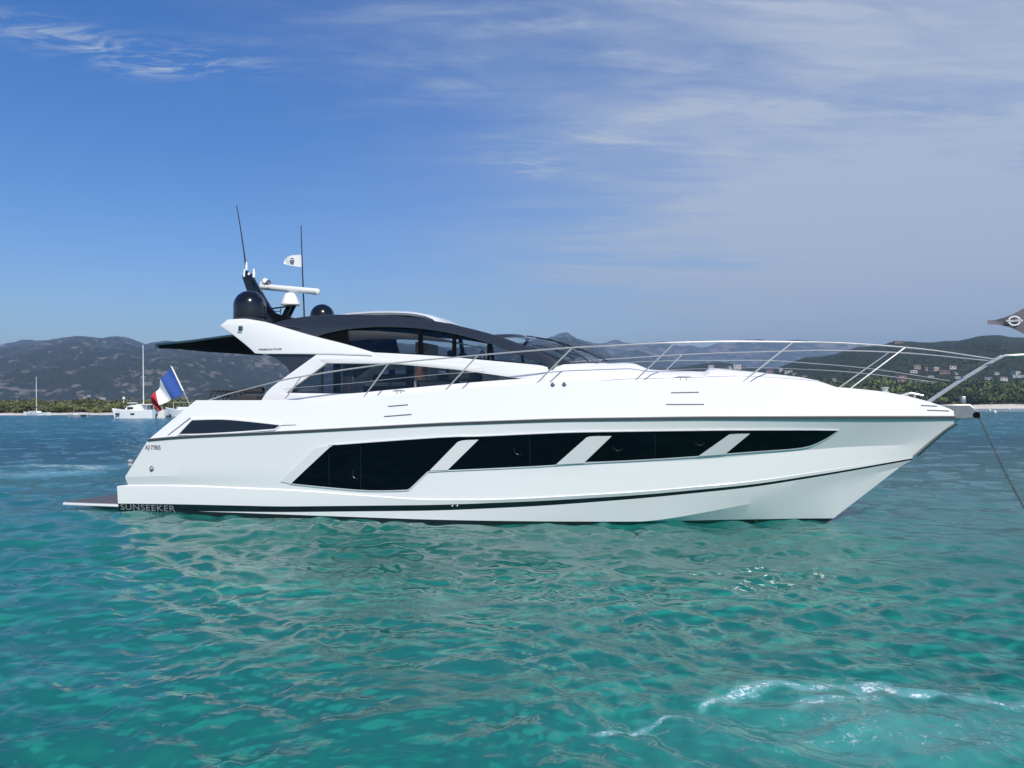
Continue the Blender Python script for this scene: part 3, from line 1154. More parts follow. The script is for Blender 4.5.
def grow(loop, d):
    cx = [p for p in loop]
    n_ = len(cx)
    area = sum(cx[i][0] * cx[(i + 1) % n_][1] - cx[(i + 1) % n_][0] * cx[i][1] for i in range(n_))
    s = 1 if area > 0 else -1
    out = []
    for i in range(n_):
        p, q, r = Vector(cx[i - 1]), Vector(cx[i]), Vector(cx[(i + 1) % n_])
        e1, e2 = (q - p).normalized(), (r - q).normalized()
        n1, n2 = Vector((e1.y, -e1.x)) * s, Vector((e2.y, -e2.x)) * s
        nn = (n1 + n2)
        nn = nn.normalized() * min(1.6, 1 / max(0.35, nn.length / 2)) if nn.length > 0.1 else n1
        out.append((q.x + nn.x * d, q.y + nn.y * d))
    return out


PORTS = {0: [(357, 474, 4.6)], 1: [(519, 450, 4.4)], 2: [(618, 446, 4.4), (700, 441, 4.0)], 3: []}
for i, w in enumerate((W1, W2, W3, W4)):
    panes = hull_patch('hull_window', w, M['hullglass'], yacht, lift=0.004, thick=0.012, smooth=0.25)
    for (px, py, r_) in PORTS[i]:
        for side, par in ((1, panes[0]), (-1, panes[1])):
            c = on_hull(px, py)
            rr = r_ * 0.0235
            mm = MB()
            ARC = {0: (2.4, 5.0), 1: (2.6, 5.4), 2: (3.3, 6.0)}[i]
            ring = [Vector((c.x + rr * math.cos(q), side * ((hull_y(c.x + rr * math.cos(q), c.z + rr * math.sin(q)) or c.y) - 0.020), c.z + rr * math.sin(q))) for q in np.linspace(ARC[0], ARC[1], 16)]
            mm.tube(ring, [0.004] + [0.012] * 14 + [0.004], 6)
            mm.build('porthole_rim', pmat('smoked_rim', (0.010, 0.011, 0.014), 0.3), par)
for (x_, y0_, y1_) in ((329.5, 453, 486), (361, 446.5, 489), (530, 436, 465.5), (655, 433, 458)):
    hull_patch('pane_reflection', [(x_ - .35, y0_), (x_ + .35, y0_), (x_ + .35, y1_), (x_ - .35, y1_)], M['ventblack'], yacht, lift=0.014, thick=0.004, n=1)  # thin strips in place of faint reflection lines on the glass
for f in FIN:
    hull_patch('window_fin', f, M['gelcoat'], yacht, lift=0.002, thick=0.034, smooth=0.3)
BAND = [(291.5, 483.5), (330, 447.4), (333, 445.6), (337, 444.9), (440, 437.6), (480, 436.5), (560, 433.0), (620, 431.8), (700, 430.8), (740, 430.5), (800, 430.4), (838, 430.6), (822, 440.6), (802, 447.6), (760, 451.0),
        (723, 453.8), (697, 456.1), (640, 459.7), (582, 462.8), (550, 465.2), (500, 467.8), (446, 470.2), (428, 471.4), (412, 486.6), (409, 488.8), (404, 489.8), (370, 490.3), (330, 487.3)]
hull_patch('window_frame', grow(BAND, 0.9), M['gelcoat'], yacht, lift=0.001, thick=0.022, hole=BAND, n=3)
# window reveal aft of the first pane
hull_patch('window_reveal', [(281, 481.5), (316, 447.5), (332, 445.2), (290.5, 483.6)], M['gelcoat'], yacht, lift=0.002, thick=0.016, smooth=0.3)

# stern quarter window
V1 = [(179.5, 434), (192.5, 420.2), (222, 419.6), (250, 421.8), (280.5, 425.2), (275, 428.8), (240, 431.4), (205, 433.4)]
vp = hull_patch('quarter_window', V1, M['ventblack'], yacht, lift=0.004, thick=0.012)
hull_patch('window_frame', grow(V1, 1.3), M['gelcoat'], vp[0], lift=0.001, thick=0.022, hole=V1, both=False)
hull_patch('panel_seam', [(167.5, 435.2), (190, 417.6), (191, 418.2), (168.7, 435.4)], M['gap'], yacht, lift=0.001, thick=0.004, n=1)
hull_patch('panel_seam', [(280, 425.0), (296, 424.6), (296, 425.2), (280, 425.8)], M['gap'], yacht, lift=0.001, thick=0.004, n=1)
# short engraved lines of the bulwark doors
for (x0, y0, x1, y1) in ((388, 406.4, 408, 404.8), (384, 416.6, 411.5, 414.4), (671, 392.8, 699, 392.2), (666, 404.5, 704, 404.4), (921, 405.4, 937, 406.2), (927, 410.2, 949, 411)):
    hull_patch('step_groove', [(x0, y0 - .55), (x1, y1 - .55), (x1, y1 + .55), (x0, y0 + .55)], M['gap'], yacht, lift=0.001, thick=0.004, n=1)


# lettering that follows the hull
def hull_text(name, txt, px0, py0, px1, py1, mat, lift, bold=0.0, squeeze=None, spacing=1.0):
    cu = bpy.data.curves.new(name, 'FONT')
    cu.body = txt
    cu.size = 1.0
    cu.space_character = spacing
    cu.offset = bold
    cu.extrude = 0.0
    o = bpy.data.objects.new(name, cu)
    COL.objects.link(o)
    me = bpy.data.meshes.new_from_object(o.evaluated_get(bpy.context.evaluated_depsgraph_get()))
    vs = np.array([v.co[:] for v in me.vertices])
    fs = [tuple(p.vertices) for p in me.polygons]
    bpy.data.objects.remove(o)
    bpy.data.curves.remove(cu)
    bpy.data.meshes.remove(me)
    lo, hi = vs.min(0), vs.max(0)
    a, b = on_hull(px0, py1), on_hull(px1, py0)
    mm = MB()
    out = []
    for v in vs:
        u, w = (v[0] - lo[0]) / (hi[0] - lo[0]), (v[1] - lo[1]) / (hi[1] - lo[1])
        x = a.x + (b.x - a.x) * u
        z = a.z + (b.z - a.z) * w
        out.append((x, (hull_y(x, z) or a.y) - lift, z))
    mm.add(out, fs)
    return mm.build(name, mat, yacht, smooth=0, recalc=False)


hull_text('name_lettering', 'SUNSEEKER', 121, 505.6, 175, 509.6, M['silver'], 0.006, bold=0.008, spacing=1.08)
hull_text('registration_lettering', 'AJ177805', 145.5, 445.4, 160.5, 450.8, M['ink'], 0.006, bold=0.012)
# round engine-room vent on the stern quarter
c = on_hull(151.8, 468.6)
MB().lathe((c.x, c.y + 0.03, c.z), [(0.062, 0), (0.062, 0.045), (0.048, 0.052), (0.044, 0.03)], 20, axis=(0, -1, 0.05)).build('stern_vent', M['darksteel'], yacht)
for (px, py) in ((452, 506.2), (457, 506.0)):
    c = on_hull(px, py)
    MB().lathe((c.x, c.y + 0.01, c.z), [(0.03, 0), (0.03, 0.02), (0.018, 0.03)], 12, axis=(0, -1, 0)).build('drain_fitting', M['darksteel'], yacht)
for (px, py) in ((564.5, 384.3), (553, 384.6)):
    c = on_hull(px, py)
    MB().lathe((c.x, c.y + 0.01, c.z), [(0.045, 0), (0.045, 0.03), (0.03, 0.04)], 12, axis=(0, -1, 0.1)).build('fuel_cap', M['darksteel'], yacht)

# stern: bathing platform with teak top, and transom steps
zt = 0.16
pa, pb = LP(62, 507.2, -2.22), LP(118, 506, -2.25)
xa = pa.x
m = MB()
outl = [(xa, -2.15), (xa + 0.10, -2.27), (-0.015, -2.27), (-0.015, 2.27), (xa + 0.10, 2.27), (xa, 2.15)]
vs, fs = fill_loops([outl], 0.06, 0.015)
m.add([(x, z, zt - 0.03 + y) for (x, y, z) in vs], fs)
plat = m.build('bathing_platform', M['gelcoat'], yacht)
vs, fs = fill_loops([[(xa + 0.06, -2.16), (-0.05, -2.16), (-0.05, 2.16), (xa + 0.06, 2.16)]], 0.012, 0.0)
MB().add([(x, z, zt + 0.008 + y) for (x, y, z) in vs], fs).build('teak_deck', M['teak'], plat)
m = MB()
for k, z in enumerate((0.55, 0.95, 1.35)):
    m.box((0.15 + 0.28 * k, 1.55, z), (0.32, 0.8, 0.06))
m.build('transom_step', M['teak'], yacht, bevel=0.01)
for z_, off in ((1.22, 0.0), (1.06, 0.0)):
    c = LP(131, 461 if z_ > 1.2 else 465, -1.9)
    MB().lathe((c.x + 0.05, c.y, c.z), [(0.03, 0), (0.05, 0.06), (0.05, 0.10)], 12, axis=(-1, 0, 0)).build('mooring_fairlead', M['steel'], yacht)

# ------------------------------------------------------------------ decks and coachroof
def deck_mesh(x0, x1, dz, inset):
    rows = []
    for x in np.linspace(x0, x1, 60):
        b = max(0.02, crease.b(x) - inset)
        z = crease.z(x) + dz
        rows.append([Vector((x, -b * c_, z + 0.05 * (1 - c_ * c_))) for c_ in (1, .8, .5, .25, 0, -.25, -.5, -.8, -1)])
    return MB().grid(rows)


x_cab = LP(300, 400, -1.8).x
deck_mesh(x_cab, crease.xe - 0.1, -0.05, 0.13).build('side_deck', M['deckwhite'], yacht)
m = MB()
rows = []
for x in np.linspace(0.8, x_cab + 0.6, 16):
    b = crease.b(x) - 0.13
    rows.append([Vector((x, -b, 1.95)), Vector((x, 0, 1.97)), Vector((x, b, 1.95))])
m.grid(rows)
m.build('cockpit_deck', M['teak'], yacht)

SIL = [(505, 365.5), (530, 364.8), (552, 364.2), (570, 363.2), (600, 363.0), (628, 363.0), (634, 363.6), (649, 369.6), (664, 370.6), (704, 371.6), (709.5, 368.4), (716, 368.4), (760, 372), (800, 377), (818, 380.3), (838, 387.4)]
srow = [LP(p[0], p[1], -1.05 if p[0] < 640 else (-0.95 if p[0] < 780 else -0.7)) for p in SIL]
sxx, szz = [p.x for p in srow], [p.z for p in srow]
rows = []
for x in sorted(set(list(np.linspace(sxx[0], sxx[-1], 70)) + sxx)):
    zt_ = float(np.interp(x, sxx, szz))
    zc_ = crease.z(x) - 0.04
    bc = max(0.1, crease.b(x) - 0.13)
    h = max(0.0, zt_ - zc_)
    k_ = min(1.0, max(0.0, (x - sxx[0]) / (sxx[2] - sxx[0]) - 0.35) / 0.65)
    w1, w2, w3, w4 = min(1.66 + .23 * k_, bc * 0.88), min(1.60 + .23 * k_, bc * 0.83), min(1.36 + .2 * k_, bc * 0.70), min(1.06, bc * 0.52)
    prof = [(w1, zc_ - 0.02), (w2, zc_ + h * 0.55), (w3, zc_ + h * 0.90), (w4, zc_ + h), (w4 * 0.5, zc_ + h * 1.01 + 0.01), (0, zc_ + h * 1.01 + 0.015)]
    rows.append([Vector((x, -y, z)) for y, z in prof] + [Vector((x, y, z)) for y, z in prof[-2::-1]])
MB().grid(rows).build('coachroof', M['deckwhite'], yacht, smooth=0.45)

# ------------------------------------------------------------------ cabin
PA = (-1.80, 0.0, 0.10, 3.0)
PB = (-1.66, 0.0, 0.24, 3.75)
PW = (-1.735, 0.0, 0.20, 3.75)
low_open = [(284.5, 393.6), (327, 362.9), (390, 363.4), (412, 364.8), (460, 369.6), (508, 376.0), (530, 379.4), (508, 380.6), (460, 384.2), (420, 387.9), (382, 391.4), (352, 394.2), (320, 394.2)]
low_out = [(262, 402), (266, 395.5), (271, 389.5), (283, 380.2), (321.5, 352.4), (330, 352.2), (372, 353.2), (440, 357.0), (480, 360.6), (520, 364.2), (540, 366.2), (547, 368.0), (549, 374), (545, 381), (530, 384), (500, 387.5), (460, 391), (420, 394.5), (380, 399), (330, 402)]
plate('cabin_side', [low_out, low_open], PA, 0.10, M['gelcoat'], yacht, bevel=0.02, mirror=True, n=4)
PAg = (PA[0] + 0.04, PA[1], PA[2], PA[3])
sw = plate('saloon_window', [grow(low_open, 1.2)], PAg, 0.012, M['dglass'], yacht, mirror=True, n=4)
# slanted white reveal over the side window
PAr = (PA[0] - 0.035, PA[1], PA[2], PA[3])
plate('window_hood', [[(325.4, 362.6), (321, 359.4), (330, 357.6), (372, 358.4), (430, 362.4), (480, 367), (470, 370.2), (430, 365.4), (390, 362.6)]], PAr, 0.05, M['gelcoat'], yacht, bevel=0.02, mirror=True, n=4)
for (xt, yt, xb, yb, w) in ((337, 364, 337, 393, 7), (410, 366, 410, 388, 8.0)):
    plate('window_pillar', [[(xt - w / 2, yt), (xt + w / 2, yt), (xb + w / 2, yb), (xb - w / 2, yb)]], (PA[0] + 0.09, 0, PA[2], PA[3]), 0.03, M['mattblack'], yacht, mirror=True, n=1)

up_open = [(315.5, 337.2), (326, 333.4), (350, 328.6), (372, 326.8), (392, 326.6), (420, 328.2), (450, 332.6), (480, 340.0), (505, 348.2), (522, 354.6), (540, 362.0), (551, 366.0), (520, 363.6), (480, 360.4), (440, 356.9), (372, 353.2), (345, 346)]
arch_out = [(268, 326.2), (280, 322.2), (300, 318.2), (322, 316.0), (350, 315.4), (380, 316.0), (410, 318.2), (440, 322.8), (480, 331.8), (510, 341.0), (540, 353.2), (557, 362.6), (553, 368.2), (520, 366.6), (480, 363.4), (440, 359.9), (372, 356.2), (345, 351.5), (315, 343), (290, 334)]
plate('roof_arch', [arch_out, up_open], PB, 0.09, M['arch'], yacht, bevel=0.02, mirror=True, n=4)
uw = plate('upper_window', [[(346, 349.5), (347, 328.4)] + up_open[3:-1]], (PB[0] + 0.03, PB[1], PB[2], PB[3]), 0.010, M['glass'], yacht, mirror=True, n=4)
plate('blind_panel', [[(314.5, 338.0), (326, 332.6), (348, 328.0), (349, 348.0)]], (PB[0] + 0.01, PB[1], PB[2], PB[3]), 0.02, M['mattblack'], yacht, mirror=True, n=3)
for (xt, yt, xb, yb, w) in ((420.5, 327, 420.5, 356.5, 4.2), (454.3, 332, 454.3, 358.5, 3.6), (488.8, 342, 488.6, 361, 2.6)):
    plate('window_mullion', [[(xt - w / 2, yt), (xt + w / 2, yt), (xb + w / 2, yb), (xb - w / 2, yb)]], (PB[0] - 0.005, PB[1], PB[2], PB[3]), 0.05, M['mattblack'], yacht, mirror=True, n=1)
plate('window_gasket', [[(372, 353.4), (440, 357.1), (480, 360.6), (520, 363.8), (551, 366.3), (520, 362.2), (480, 358.6), (440, 355.2), (372, 351.6)]], (PB[0] - 0.012, PB[1], PB[2], PB[3]), 0.05, M['mattblack'], yacht, mirror=True, n=3)
wing = [(223.4, 325.8), (229.5, 320.8), (245, 320.2), (256, 321.6), (268, 324.0), (290, 330.6), (315, 337.8), (345, 345.4), (372, 353.4), (372, 354.6), (322, 353.2), (268, 352.9), (257, 352.4), (249, 345), (235, 334)]
wg = plate('roof_wing', [wing], PW, 0.16, M['gelcoat'], yacht, bevel=0.035, mirror=True, n=4)
# recess panel under the wing
plate('quarter_panel', [[(262, 352), (324, 352), (310, 362), (291.5, 374), (287, 367), (278, 359.5), (268, 355)]], (PA[0] + 0.03, PA[1], PA[2], PA[3]), 0.04, M['arch'], yacht, mirror=True, n=3)
# green navigation lamp on the wing
c = LP(240.6, 328.5, PW[0] - 0.1, 0, PW[2], PW[3])
lamp = MB().box((c.x, c.y, c.z), (0.11, 0.07, 0.13)).build('side_light', M['greenlamp'], yacht, bevel=0.025)
MB().box((c.x - 0.01, c.y + 0.01, c.z - 0.085), (0.13, 0.07, 0.045)).build('lamp_bracket', M['steel'], lamp, bevel=0.012)


def flat_text(name, txt, px0, py0, px1, py1, plane, mat, parent, lift, shear=0.0, bold=0.0):
    cu = bpy.data.curves.new(name, 'FONT')
    cu.body = txt
    cu.offset = bold
    cu.shear = shear
    o = bpy.data.objects.new(name, cu)
    COL.objects.link(o)
    me = bpy.data.meshes.new_from_object(o.evaluated_get(bpy.context.evaluated_depsgraph_get()))
    vs = np.array([v.co[:] for v in me.vertices])
    fs = [tuple(p.vertices) for p in me.polygons]
    bpy.data.objects.remove(o)
    bpy.data.curves.remove(cu)
    bpy.data.meshes.remove(me)
    lo, hi = vs.min(0), vs.max(0)
    a_, b_, c_, z_ = plane
    A, B = LP(px0, py1, *plane), LP(px1, py0, *plane)
    out = []
    for v in vs:
        x = A.x + (B.x - A.x) * (v[0] - lo[0]) / (hi[0] - lo[0])
        z = A.z + (B.z - A.z) * (v[1] - lo[1]) / (hi[1] - lo[1])
        out.append((x, a_ + b_ * x + c_ * (z - z_) - lift, z))
    return MB().add(out, fs).build(name, mat, parent, smooth=0, recalc=False)


flat_text('model_lettering', 'PREDATOR', 258.5, 348.2, 282, 350.6, (PW[0] - 0.082, 0, PW[2], PW[3]), M['ink'], wg[0], 0.004, 0.2, 0.02)

# roof between the arches
def arch_top(px):
    xs = [q[0] for q in arch_out[:12]]
    ys = [q[1] for q in arch_out[:12]]
    return float(np.interp(px, xs, ys))


def roof_rows(pxs, dz, camber, win):
    rows = []
    for px in pxs:
        p = LP(px, arch_top(px), *PB)
        y0 = p.y + win
        camber_ = camber * min(1.0, max(0.0, (500 - px) / 75.0))
        rows.append([Vector((p.x, y0 * c_, p.z + dz + camber_ * (1 - c_ * c_))) for c_ in np.linspace(1, -1, 13)])
    return rows


RP = list(np.linspace(262, 505, 26))
MB().grid(roof_rows(RP, -0.05, 0.16, 0.03)).build('roof', M['mattblack'], yacht)
MB().grid(roof_rows(list(np.linspace(300, 488, 20)), -0.36, 0.0, 0.10)).build('headliner', M['headliner'], yacht)
# aft part of the hardtop between the wings
m = MB()
rows = []
for px in np.linspace(230, 300, 8):
    p = LP(px, 321 if px < 256 else 321 + (px - 256) * 0.12, *PW)
    rows.append([Vector((p.x, p.y * c_, p.z - 0.03 + 0.06 * (1 - c_ * c_))) for c_ in np.linspace(1, -1, 9)])
m.grid(rows)
rows2 = []
for px, py in ((225.5, 327), (236, 336), (258, 351.5), (300, 352)):
    p = LP(px, py, *PW)
    rows2.append([Vector((p.x, p.y * c_, p.z)) for c_ in (1, .5, 0, -.5, -1)])
m.grid(rows2)
m.build('hardtop_tail', M['gelcoat'], yacht)
# white sliding roof panel, its front edge raised
top_px = [(338, 314.5), (352, 312.6), (372, 311.2), (392, 310.9), (408, 311.4), (418, 312.6), (427, 314.4), (434, 317.4), (439, 321.4)]
rows = []
for px, py in top_px:
    p = LP(px, py, -1.15)
    rows.append([Vector((p.x, -1.25, p.z - 0.05)), Vector((p.x, -1.15, p.z)), Vector((p.x, -0.6, p.z + 0.02)), Vector((p.x, 0, p.z + 0.03)), Vector((p.x, 0.6, p.z + 0.02)), Vector((p.x, 1.15, p.z)), Vector((p.x, 1.25, p.z - 0.05))])
under = [[Vector((p.x, p.y * 0.97, p.z - 0.055)) for p in r] for r in rows]
m = MB().grid(rows)
n7 = len(rows[0])
m.grid(under)
for a_, b_ in ((rows[0], under[0]), (rows[-1], under[-1])):
    m.grid([a_, b_])
m.grid([[r[0] for r in rows], [r[0] for r in under]])
m.grid([[r[-1] for r in rows], [r[-1] for r in under]])
m.build('sliding_roof', M['gelcoat'], yacht, merge=0.001)

# windscreen: bent glass from arch to arch
def ws_bottom(s):
    a = LP(553, 365.8, *PB); c0 = LP(603, 362.6, -0.2)
    x = a.x + (c0.x - a.x) * (1 - abs(s) ** 2.2)
    z = a.z + (c0.z - a.z) * (1 - abs(s) ** 2.2)
    return Vector((x, a.y * s, z))


def ws_top(s):
    a = LP(490, 335.6, *PB)
    return Vector((a.x + 0.45 * (1 - s * s), (a.y + 0.05) * s, a.z - 0.02 + 0.10 * (1 - s * s)))


rows = []
for t in np.linspace(0, 1, 12):
    r = []
    for s in np.linspace(1, -1, 29):
        p = ws_bottom(s).lerp(ws_top(s), t)
        # the side edge runs along the arch
        k = abs(s) ** 6
        e = LP(553 + (490 - 553) * t, float(np.interp(553 + (490 - 553) * t, [480, 510, 540, 557], [333.5, 343.5, 355.7, 365.0])), *PB)
        e = Vector((e.x, e.y * (1 if s > 0 else -1), e.z))
        p = p.lerp(e, k)
        p.z += 0.10 * math.sin(t * math.pi) * (1 - k)
        p.x += 0.10 * math.sin(t * math.pi) * (1 - k)
        r.append(p)
    rows.append(r)
ws = MB().grid(rows).build('windscreen', M['wglass'], yacht, smooth=0.8)
m = MB().tube([p for p in rows[-1]], 0.045, 8)
m.build('windscreen_header', M['arch'], ws)
m = MB()
m.tube([p + Vector((0.01, 0, -0.01)) for p in rows[0]], 0.022, 8)
m.build('windscreen_seal', M['blackgloss'], ws)
for s_, lean in ((0.62, 0.30), (0.05, 0.32), (-0.5, 0.3)):
    a = ws_bottom(s_) + Vector((0.10, 0, 0.04))
    k = [r[int((1 - s_ + lean) / 2 * 28)] for r in rows]
    b = k[7] + Vector((0.05, 0, 0.04))
    wp = MB().tube([a, a.lerp(b, 0.5) + Vector((0.02, 0, 0.03)), b], 0.014, 6).build('wiper_arm', M['blackgloss'], ws)
    l0 = rows[3][int((1 - s_ + lean) / 2 * 28)]
    l1 = rows[10][int((1 - s_ + lean) / 2 * 28)]
    MB().tube([l0 + Vector((0.05, 0, 0.03)), b, l1 + Vector((0.04, 0, 0.03))], 0.016, 6).build('wiper_blade', M['blackgloss'], wp)

# inside the cabin: sole, dashboard, seats, bulkheads
m = MB()
m.box((LP(430, 396, -1.5).x, 0, 2.55), (7.5, 3.2, 0.05))
m.build('saloon_floor', M['wood'], yacht)
xd = LP(520, 364, -1).x
db = MB().box((xd, 0, 3.33), (1.6, 3.0, 0.55)).build('dashboard', M['cushionlight'], yacht, bevel=0.08)
MB().tube([Vector((xd - 1.0 + 0.0, -0.75 + 0.19 * math.cos(q), 3.75 + 0.19 * math.sin(q))) for q in np.linspace(0, 2 * math.pi, 20, endpoint=False)], 0.018, 6, closed=True).build('steering_wheel', M['interior'], db)
for yy in (-0.75, 0.15):
    sx = LP(470, 364, -0.7).x
    st = MB().box((sx - 0.2, yy, 3.35), (0.55, 0.62, 0.22)).box((sx - 0.45, yy, 3.62), (0.14, 0.62, 0.42)).build('helm_seat', M['cushion'], yacht, bevel=0.05)
    MB().box((sx - 0.46, yy, 3.89), (0.12, 0.34, 0.14)).build('headrest', M['cushion'], st, bevel=0.03)
xsf = LP(385, 385, -0.6).x
so = MB().box((xsf, 0.95, 2.95), (2.4, 0.75, 0.42)).box((xsf, 1.28, 3.25), (2.4, 0.18, 0.5)).build('sofa', M['interior'], yacht, bevel=0.06)
for k in range(3):
    MB().box((xsf - 0.8 + 0.8 * k, 0.92, 3.2), (0.74, 0.62, 0.12)).build('seat_cushion', M['cushionlight'], so, bevel=0.04)
xb = LP(412, 342, -1).x
MB().box((xb, 0.3, 3.75), (0.10, 0.9, 0.95)).build('cabin_partition', M['cushionlight'], yacht, bevel=0.02)
xb2 = LP(428, 350, -0.4).x
MB().box((xb2 - 0.1, -0.6, 3.72), (0.14, 0.5, 0.95)).build('wooden_locker', M['wood'], yacht, bevel=0.02)
xg = LP(352, 380, 0).x
MB().box((xg - 0.9, 0, 3.2), (0.06, 3.1, 1.7)).build('saloon_door', M['dglass'], yacht)
for yy in (-1.3, 0.0, 1.3):
    MB().box((xg - 0.9, yy, 3.2), (0.10, 0.10, 1.72)).build('door_post', M['darksteel'], yacht, bevel=0.01)
MB().box((xg + 1.2, 0.1, 2.95), (1.1, 0.8, 0.06)).box((xg + 1.2, 0.1, 2.75), (0.12, 0.12, 0.4)).build('saloon_table', M['wood'], yacht, bevel=0.01)

pc = LP(347.5, 380, -1.45)
MB().box((pc.x, -1.45, 3.3), (0.22, 0.10, 0.95)).build('brown_curtain', M['interior'], yacht, bevel=0.03)
pc = LP(413, 376, -1.4)
MB().box((pc.x, -1.4, 3.35), (0.16, 0.14, 0.8)).build('pale_column', M['cushionlight'], yacht, bevel=0.02)
# cockpit furniture seen over the bulwark
def cush(name, px, py, y, s):
    p = LP(px, py, y)
    return MB().box((p.x, y, p.z), s).build(name, M['cushion'], yacht, bevel=0.05)


cush('cockpit_sofa', 249, 399.5, -1.2, (0.8, 0.6, 0.2))
cush('backrest_cushion', 253, 390.5, -0.9, (0.62, 0.18, 0.16))
cush('backrest_cushion', 233, 394, -0.6, (0.5, 0.18, 0.16))
pz = LP(225, 395, -1.3)
m = MB()
for k in range(6):
    q = k * 0.13
    m.tube([(pz.x - 0.36 + q, -1.45, pz.z - 0.1), (pz.x - 0.28 + q, -1.42, pz.z + 0.10), (pz.x - 0.14 + q, -1.4, pz.z + 0.12), (pz.x - 0.02 + q, -1.38, pz.z - 0.08)], 0.028, 6)
m.build('folded_sunshade', M['cushion'], yacht)
m = MB()
for k in range(4):
    q = k * 0.19
    m.tube([(pz.x - 0.25 + q, -1.50, pz.z - 0.12), (pz.x - 0.16 + q, -1.48, pz.z + 0.00), (pz.x - 0.03 + q, -1.46, pz.z - 0.02)], 0.012, 6)
m.build('cockpit_strap', M['darksteel'], yacht)

# retractable black awning behind the hardtop
near = [LP(157, 344.4, -0.75), LP(190, 341.0, -1.1), (LP(234, 335.2, -1.5))]
far_ = [LP(157, 346.4, 0.35), LP(205, 350.8, 0.95), (LP(263, 354.6, 1.45))]
rows = []
for t in np.linspace(0, 1, 9):
    def ev(c_):
        return Vector(c_[0]).lerp(Vector(c_[1]), t * 2) if t < 0.5 else Vector(c_[1]).lerp(Vector(c_[2]), t * 2 - 1)
    a_, b_ = ev(near), ev(far_)
    rows.append([a_.lerp(b_, s_) + Vector((0, 0, -0.05 * math.sin(s_ * math.pi))) for s_ in np.linspace(0, 1, 9)])
low = [[p + Vector((0, 0, -0.025)) for p in r] for r in rows]
m = MB().grid(rows).grid(low)
edge = lambda g: g[0] + [r[-1] for r in g[1:-1]] + g[-1][::-1] + [r[0] for r in g[1:-1]][::-1]
m.grid([edge(rows), edge(low)], closed=True)
aw = m.build('awning', M['awning'], yacht, merge=0.001)
m = MB().tube([r[0] for r in rows] , 0.028, 8)
m.build('awning_arm', M['darksteel'], aw)
MB().tube([r[-1] for r in rows], 0.028, 8).build('awning_arm', M['arch'], aw)
MB().tube(rows[0], 0.05, 8).build('awning_bar', M['arch'], aw)

# ------------------------------------------------------------------ roof gear
def dome(px, pyb, pyt, rpx, y, name):
    b = LP(px, pyb, y)
    r = rpx * (TO_L.inverted() @ b).y / FPX * 0.97
    h = LP(px, pyt, y).z - b.z
    body = max(0.08, h - r)
    prof = [(r * 0.98, -0.02), (r, 0.03), (r, body)] + [(r * math.cos(q), body + r * math.sin(q)) for q in np.linspace(0.12, math.pi / 2 - 0.02, 12)]
    o = MB().lathe((b.x, y, b.z), prof, 40).build(name, M['domeblack'], yacht, smooth=0.7)
    MB().lathe((b.x, y, b.z - 0.14), [(r * 0.9, 0), (r * 0.9, 0.10), (r * 1.02, 0.115), (r * 1.02, 0.15)], 32).build('dome_base', M['arch'], o)
    return o


dome(249.7, 319.6, 290.8, 16.3, -1.1, 'satellite_dome')
dome(322.3, 319, 307.2, 12.4, 1.1, 'satellite_dome')
PM = (-0.25, 0.0, 0.0, 0.0)
mast = plate('radar_mast', [[(244.2, 277.2), (247.5, 271.8), (250.6, 273.5), (255.6, 283.2), (263.5, 296.5), (271.5, 309.5), (276.5, 314.2), (283.5, 316.0), (288.6, 305.6), (295, 304.2), (291.5, 311.5), (288.5, 317.4), (298, 319.6), (306, 322.5), (300, 327), (262, 327), (258, 310), (252, 296), (248.5, 290)],
                            [(252.2, 281.8), (254.2, 281.2), (257.6, 286.4), (256.2, 287.4)]], PM, 0.16, M['arch'], yacht, bevel=0.02, n=3)[0]
mast.data.materials[0] = M['blackgloss']
MB().tube([LP(271.5, 308.6, -0.25), LP(280, 307.6, -0.25), LP(287, 306.4, -0.25)], 0.022, 6).build('mast_strut', M['blackgloss'], mast)
p = LP(279, 311.4, -0.3)
MB().tube([LP(272, 311, -0.3), p, LP(281.5, 310.2, -0.3)], 0.013, 6).tube([p + Vector((0.05, 0, 0.07)), p + Vector((0.05, 0, -0.07))], 0.013, 6).build('horn', M['blackgloss'], mast)
c = LP(290.4, 305.4, -0.25)
rp = MB().lathe((c.x, c.y, c.z), [(0.235, 0.0), (0.25, 0.02), (0.245, 0.06), (0.20, 0.17), (0.17, 0.25), (0.13, 0.31), (0.07, 0.335)], 28).build('radar_pedestal', M['whiteplastic'], mast)
a, b = LP(261.5, 286.6, 0.0), LP(318.5, 291.6, -0.55)
a = LP(260.5, 286.6, 0.15); b = LP(318.6, 291.8, -0.5)
d = (b - a).normalized()
sd = d.cross(Vector((0, 0, 1))).normalized()
upv = sd.cross(d)
rows = []
for t, k in ((0, .55), (0.008, .95), (0.05, 1), (0.5, 1), (0.95, 1), (0.992, .95), (1, .55)):
    q = a.lerp(b, t)
    rows.append([q + sd * (0.07 * math.cos(w)) * k + upv * (0.083 * math.sin(w)) * k for w in np.linspace(0, 2 * math.pi, 16, endpoint=False)])
m = MB().grid(rows, closed=True)
m.add(rows[0], [tuple(range(16))]).add(rows[-1], [tuple(range(16))])
m.build('radar_scanner', M['whiteplastic'], rp, merge=0.0005)
